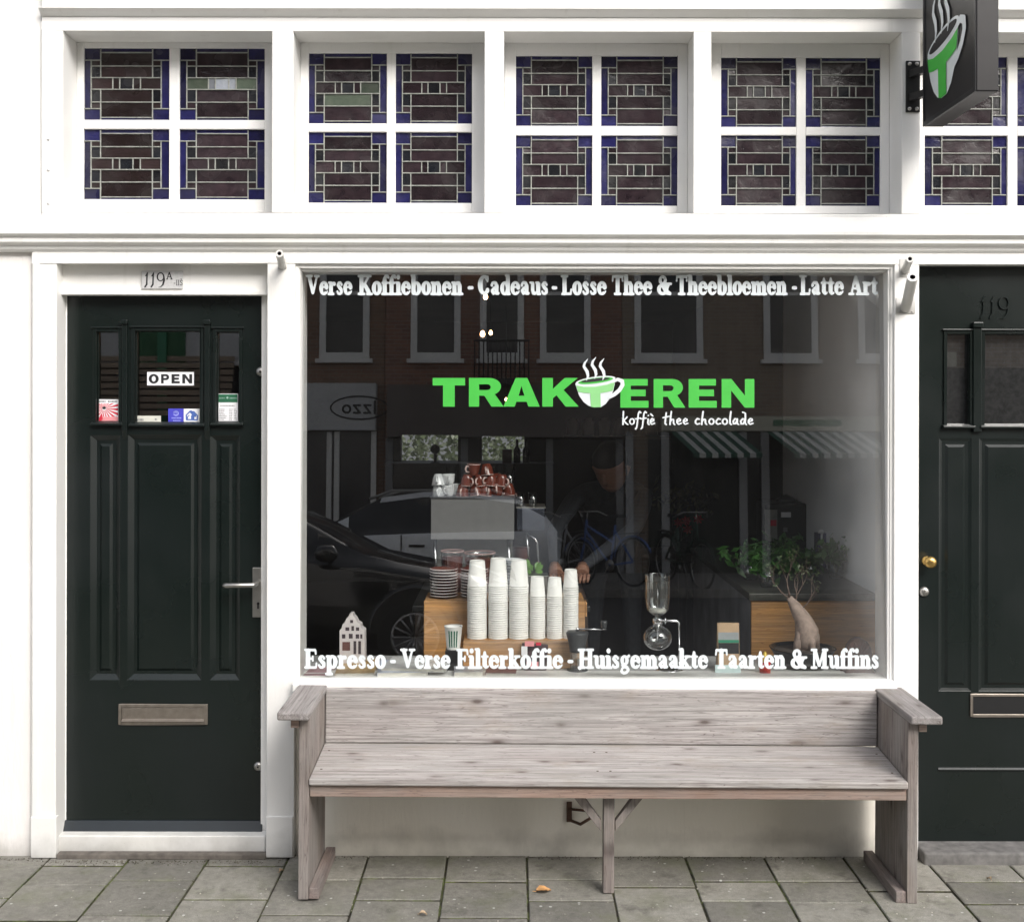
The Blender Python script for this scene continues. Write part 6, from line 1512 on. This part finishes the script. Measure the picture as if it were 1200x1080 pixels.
# the person at work behind the bar, bent forward in the dark of the room
def worker():
    t = empty('person', (.56, 2.1, .02), 'person in a grey shirt bending over the counter in the dark behind the cups', 'person')
    o0 = ORG[t.name]; V = []; E = []; Rr = []
    def v(p, r, link=None):
        V.append((p[0]-o0.x, p[1]-o0.y, p[2]-o0.z)); Rr.append(r)
        if link is not None: E.append((link, len(V)-1))
        return len(V)-1
    pel = v((.56,2.12,.93),.15); sp = v((.55,2.03,1.09),.135,pel); ch = v((.53,1.86,1.22),.15,sp); nk = v((.515,1.73,1.295),.058,ch); v((.51,1.68,1.335),.060,nk)
    for s_ in (-1, 1):
        hp2 = v((.56+s_*.10,2.12,.88),.10,pel); kn = v((.56+s_*.11,2.10,.50),.065,hp2); an = v((.56+s_*.12,2.16,.11),.045,kn); v((.56+s_*.13,2.02,.06),.038,an)
        sh_ = v((.53+s_*.18,1.84,1.24),.064,ch); el = v((.42+s_*.20,1.56,1.08),.046,sh_); v((.28+s_*.07,1.36,.915),.028,el)
    me = bpy.data.meshes.new('body'); me.from_pydata(V, E, []); o = bpy.data.objects.new('body', me); C.objects.link(o); o.parent = t
    sk = o.modifiers.new('Skin', 'SKIN')
    for d_, r_ in zip(me.skin_vertices[0].data, Rr): d_.radius = (r_, r_*.8)
    me.skin_vertices[0].data[0].use_root = True
    sb = o.modifiers.new('Sub', 'SUBSURF'); sb.levels = 2; sb.render_levels = 2
    me.materials.append(simple('grey_shirt_cloth', (.06,.066,.08), .85)); ORG[o.name] = o0
    skin = simple('skin', (.42,.22,.15), .5, var=.05)
    hx, hy, hz = .51, 1.66, 1.385
    Mh = Matrix.Translation((hx,hy,hz)) @ Matrix.Rotation(math.radians(-25), 4, 'Z') @ Matrix.Rotation(math.radians(28), 4, 'X')
    mb = MB(); mb.lathe([(0,-.125),(.035,-.12),(.062,-.085),(.078,-.03),(.083,.03),(.078,.08),(.05,.115),(0,.125)], (0,0,0), 22)
    mb.v = [(p[0], p[1]*1.2, p[2]) for p in mb.v]
    mb.tube([(0,-.093,.02),(0,-.118,-.02),(0,-.097,-.03)], [.008,.015,.008], 8); mb.tube([(-.025,-.082,-.062),(0,-.092,-.064),(.025,-.082,-.062)], [.003,.006,.003], 6)
    for s_ in (-1,1):
        mb.tube([(s_*.082,.0,.02),(s_*.095,.012,.0),(s_*.083,.0,-.04)], [.006,.012,.006], 6); mb.lathe([(0,-.004),(.010,0),(0,.004)], (s_*.032,-.088,.018), 10, axis='y')
    mb.xf(Mh); mb.build('face', skin, t)
    mb = MB(); mb.lathe([(.087,-.05),(.091,.03),(.085,.08),(.055,.122),(0,.135)], (0,.012,0), 22, a0=-.25, a1=PI+.25); mb.lathe([(.086,.055),(.082,.085),(.055,.12),(0,.135)], (0,.0,0), 22)
    mb.v = [(p[0], p[1]*1.2, p[2]) for p in mb.v]; mb.xf(Mh); mb.build('hair', simple('dark_hair', (.02,.014,.01), .7), t)
    for s_ in (-1, 1):
        mb = MB(); px_, py_, pz_ = .28+s_*.07, 1.355, .905
        mb.tube([(px_,py_+.02,pz_+.02),(px_-s_*.004,py_-.01,pz_-.004),(px_-s_*.008,py_-.05,pz_-.02)], [.024,.036,.032], 10)
        for k in range(4):
            L = (.062,.072,.068,.052)[k]; bx_ = px_+s_*(-.028+.019*k)-s_*.004; b_ = (bx_, py_-.06, pz_-.022)
            mb.tube([b_, (bx_-s_*.004,py_-.06-L*.45,pz_-.020), (bx_-s_*.008,py_-.06-L*.8,pz_-.034), (bx_-s_*.01,py_-.06-L*.9,pz_-.05)], [.0095,.009,.0085,.006], 7)
        mb.tube([(px_-s_*.028,py_-.012,pz_-.012),(px_-s_*.05,py_-.04,pz_-.022),(px_-s_*.055,py_-.065,pz_-.034)], [.012,.0105,.008], 7)
        mb.build('hand', skin, t)
worker()
EXPO=0.95
# =================================================================== camera, light
cam = bpy.data.cameras.new('camera'); co = bpy.data.objects.new('camera', cam); C.objects.link(co)
cam.sensor_width = 36; cam.sensor_fit = 'HORIZONTAL'; cam.lens = 36*F/1200; cam.clip_start = .05; cam.clip_end = 1000
cam.shift_x = 0.0; cam.shift_y = (HY-540)/1200
co.location = (0, -D, EYE); co.rotation_euler = (PI/2, -ROLL, 0)
bpy.context.scene.camera = co
EL, AZ = 38, 150
wd = bpy.data.worlds.new('World'); bpy.context.scene.world = wd; wd.use_nodes = True
nt = wd.node_tree; bg = nt.nodes['Background']
sky = nt.nodes.new('ShaderNodeTexSky'); sky.sky_type = 'NISHITA'; sky.sun_disc = False
sky.sun_elevation = math.radians(EL); sky.sun_rotation = math.radians(AZ); sky.air_density = 1.0; sky.dust_density = 4.0; sky.ozone_density = 1.0
hs = nt.nodes.new('ShaderNodeHueSaturation'); hs.inputs['Saturation'].default_value = .35
nt.links.new(sky.outputs[0], hs.inputs['Color']); nt.links.new(hs.outputs[0], bg.inputs[0]); bg.inputs[1].default_value = .15
sl = bpy.data.lights.new('sun', 'SUN'); sl.energy = 1.0; sl.angle = math.radians(25); sl.color = (1, .965, .92)
so = bpy.data.objects.new('sun', sl); C.objects.link(so)
sd = Vector((math.sin(math.radians(AZ))*math.cos(math.radians(EL)), math.cos(math.radians(AZ))*math.cos(math.radians(EL)), math.sin(math.radians(EL))))
so.rotation_euler = (-sd).to_track_quat('-Z', 'Y').to_euler()
sc = bpy.context.scene
sc.view_settings.view_transform = 'Standard'; sc.view_settings.look = 'None'; sc.view_settings.gamma = 1; sc.view_settings.use_curve_mapping = False
sc.view_settings.exposure = EXPO
sc.cycles.max_bounces = 10; sc.cycles.transparent_max_bounces = 16; sc.cycles.use_denoising = True
sc.cycles.sample_clamp_indirect = 6
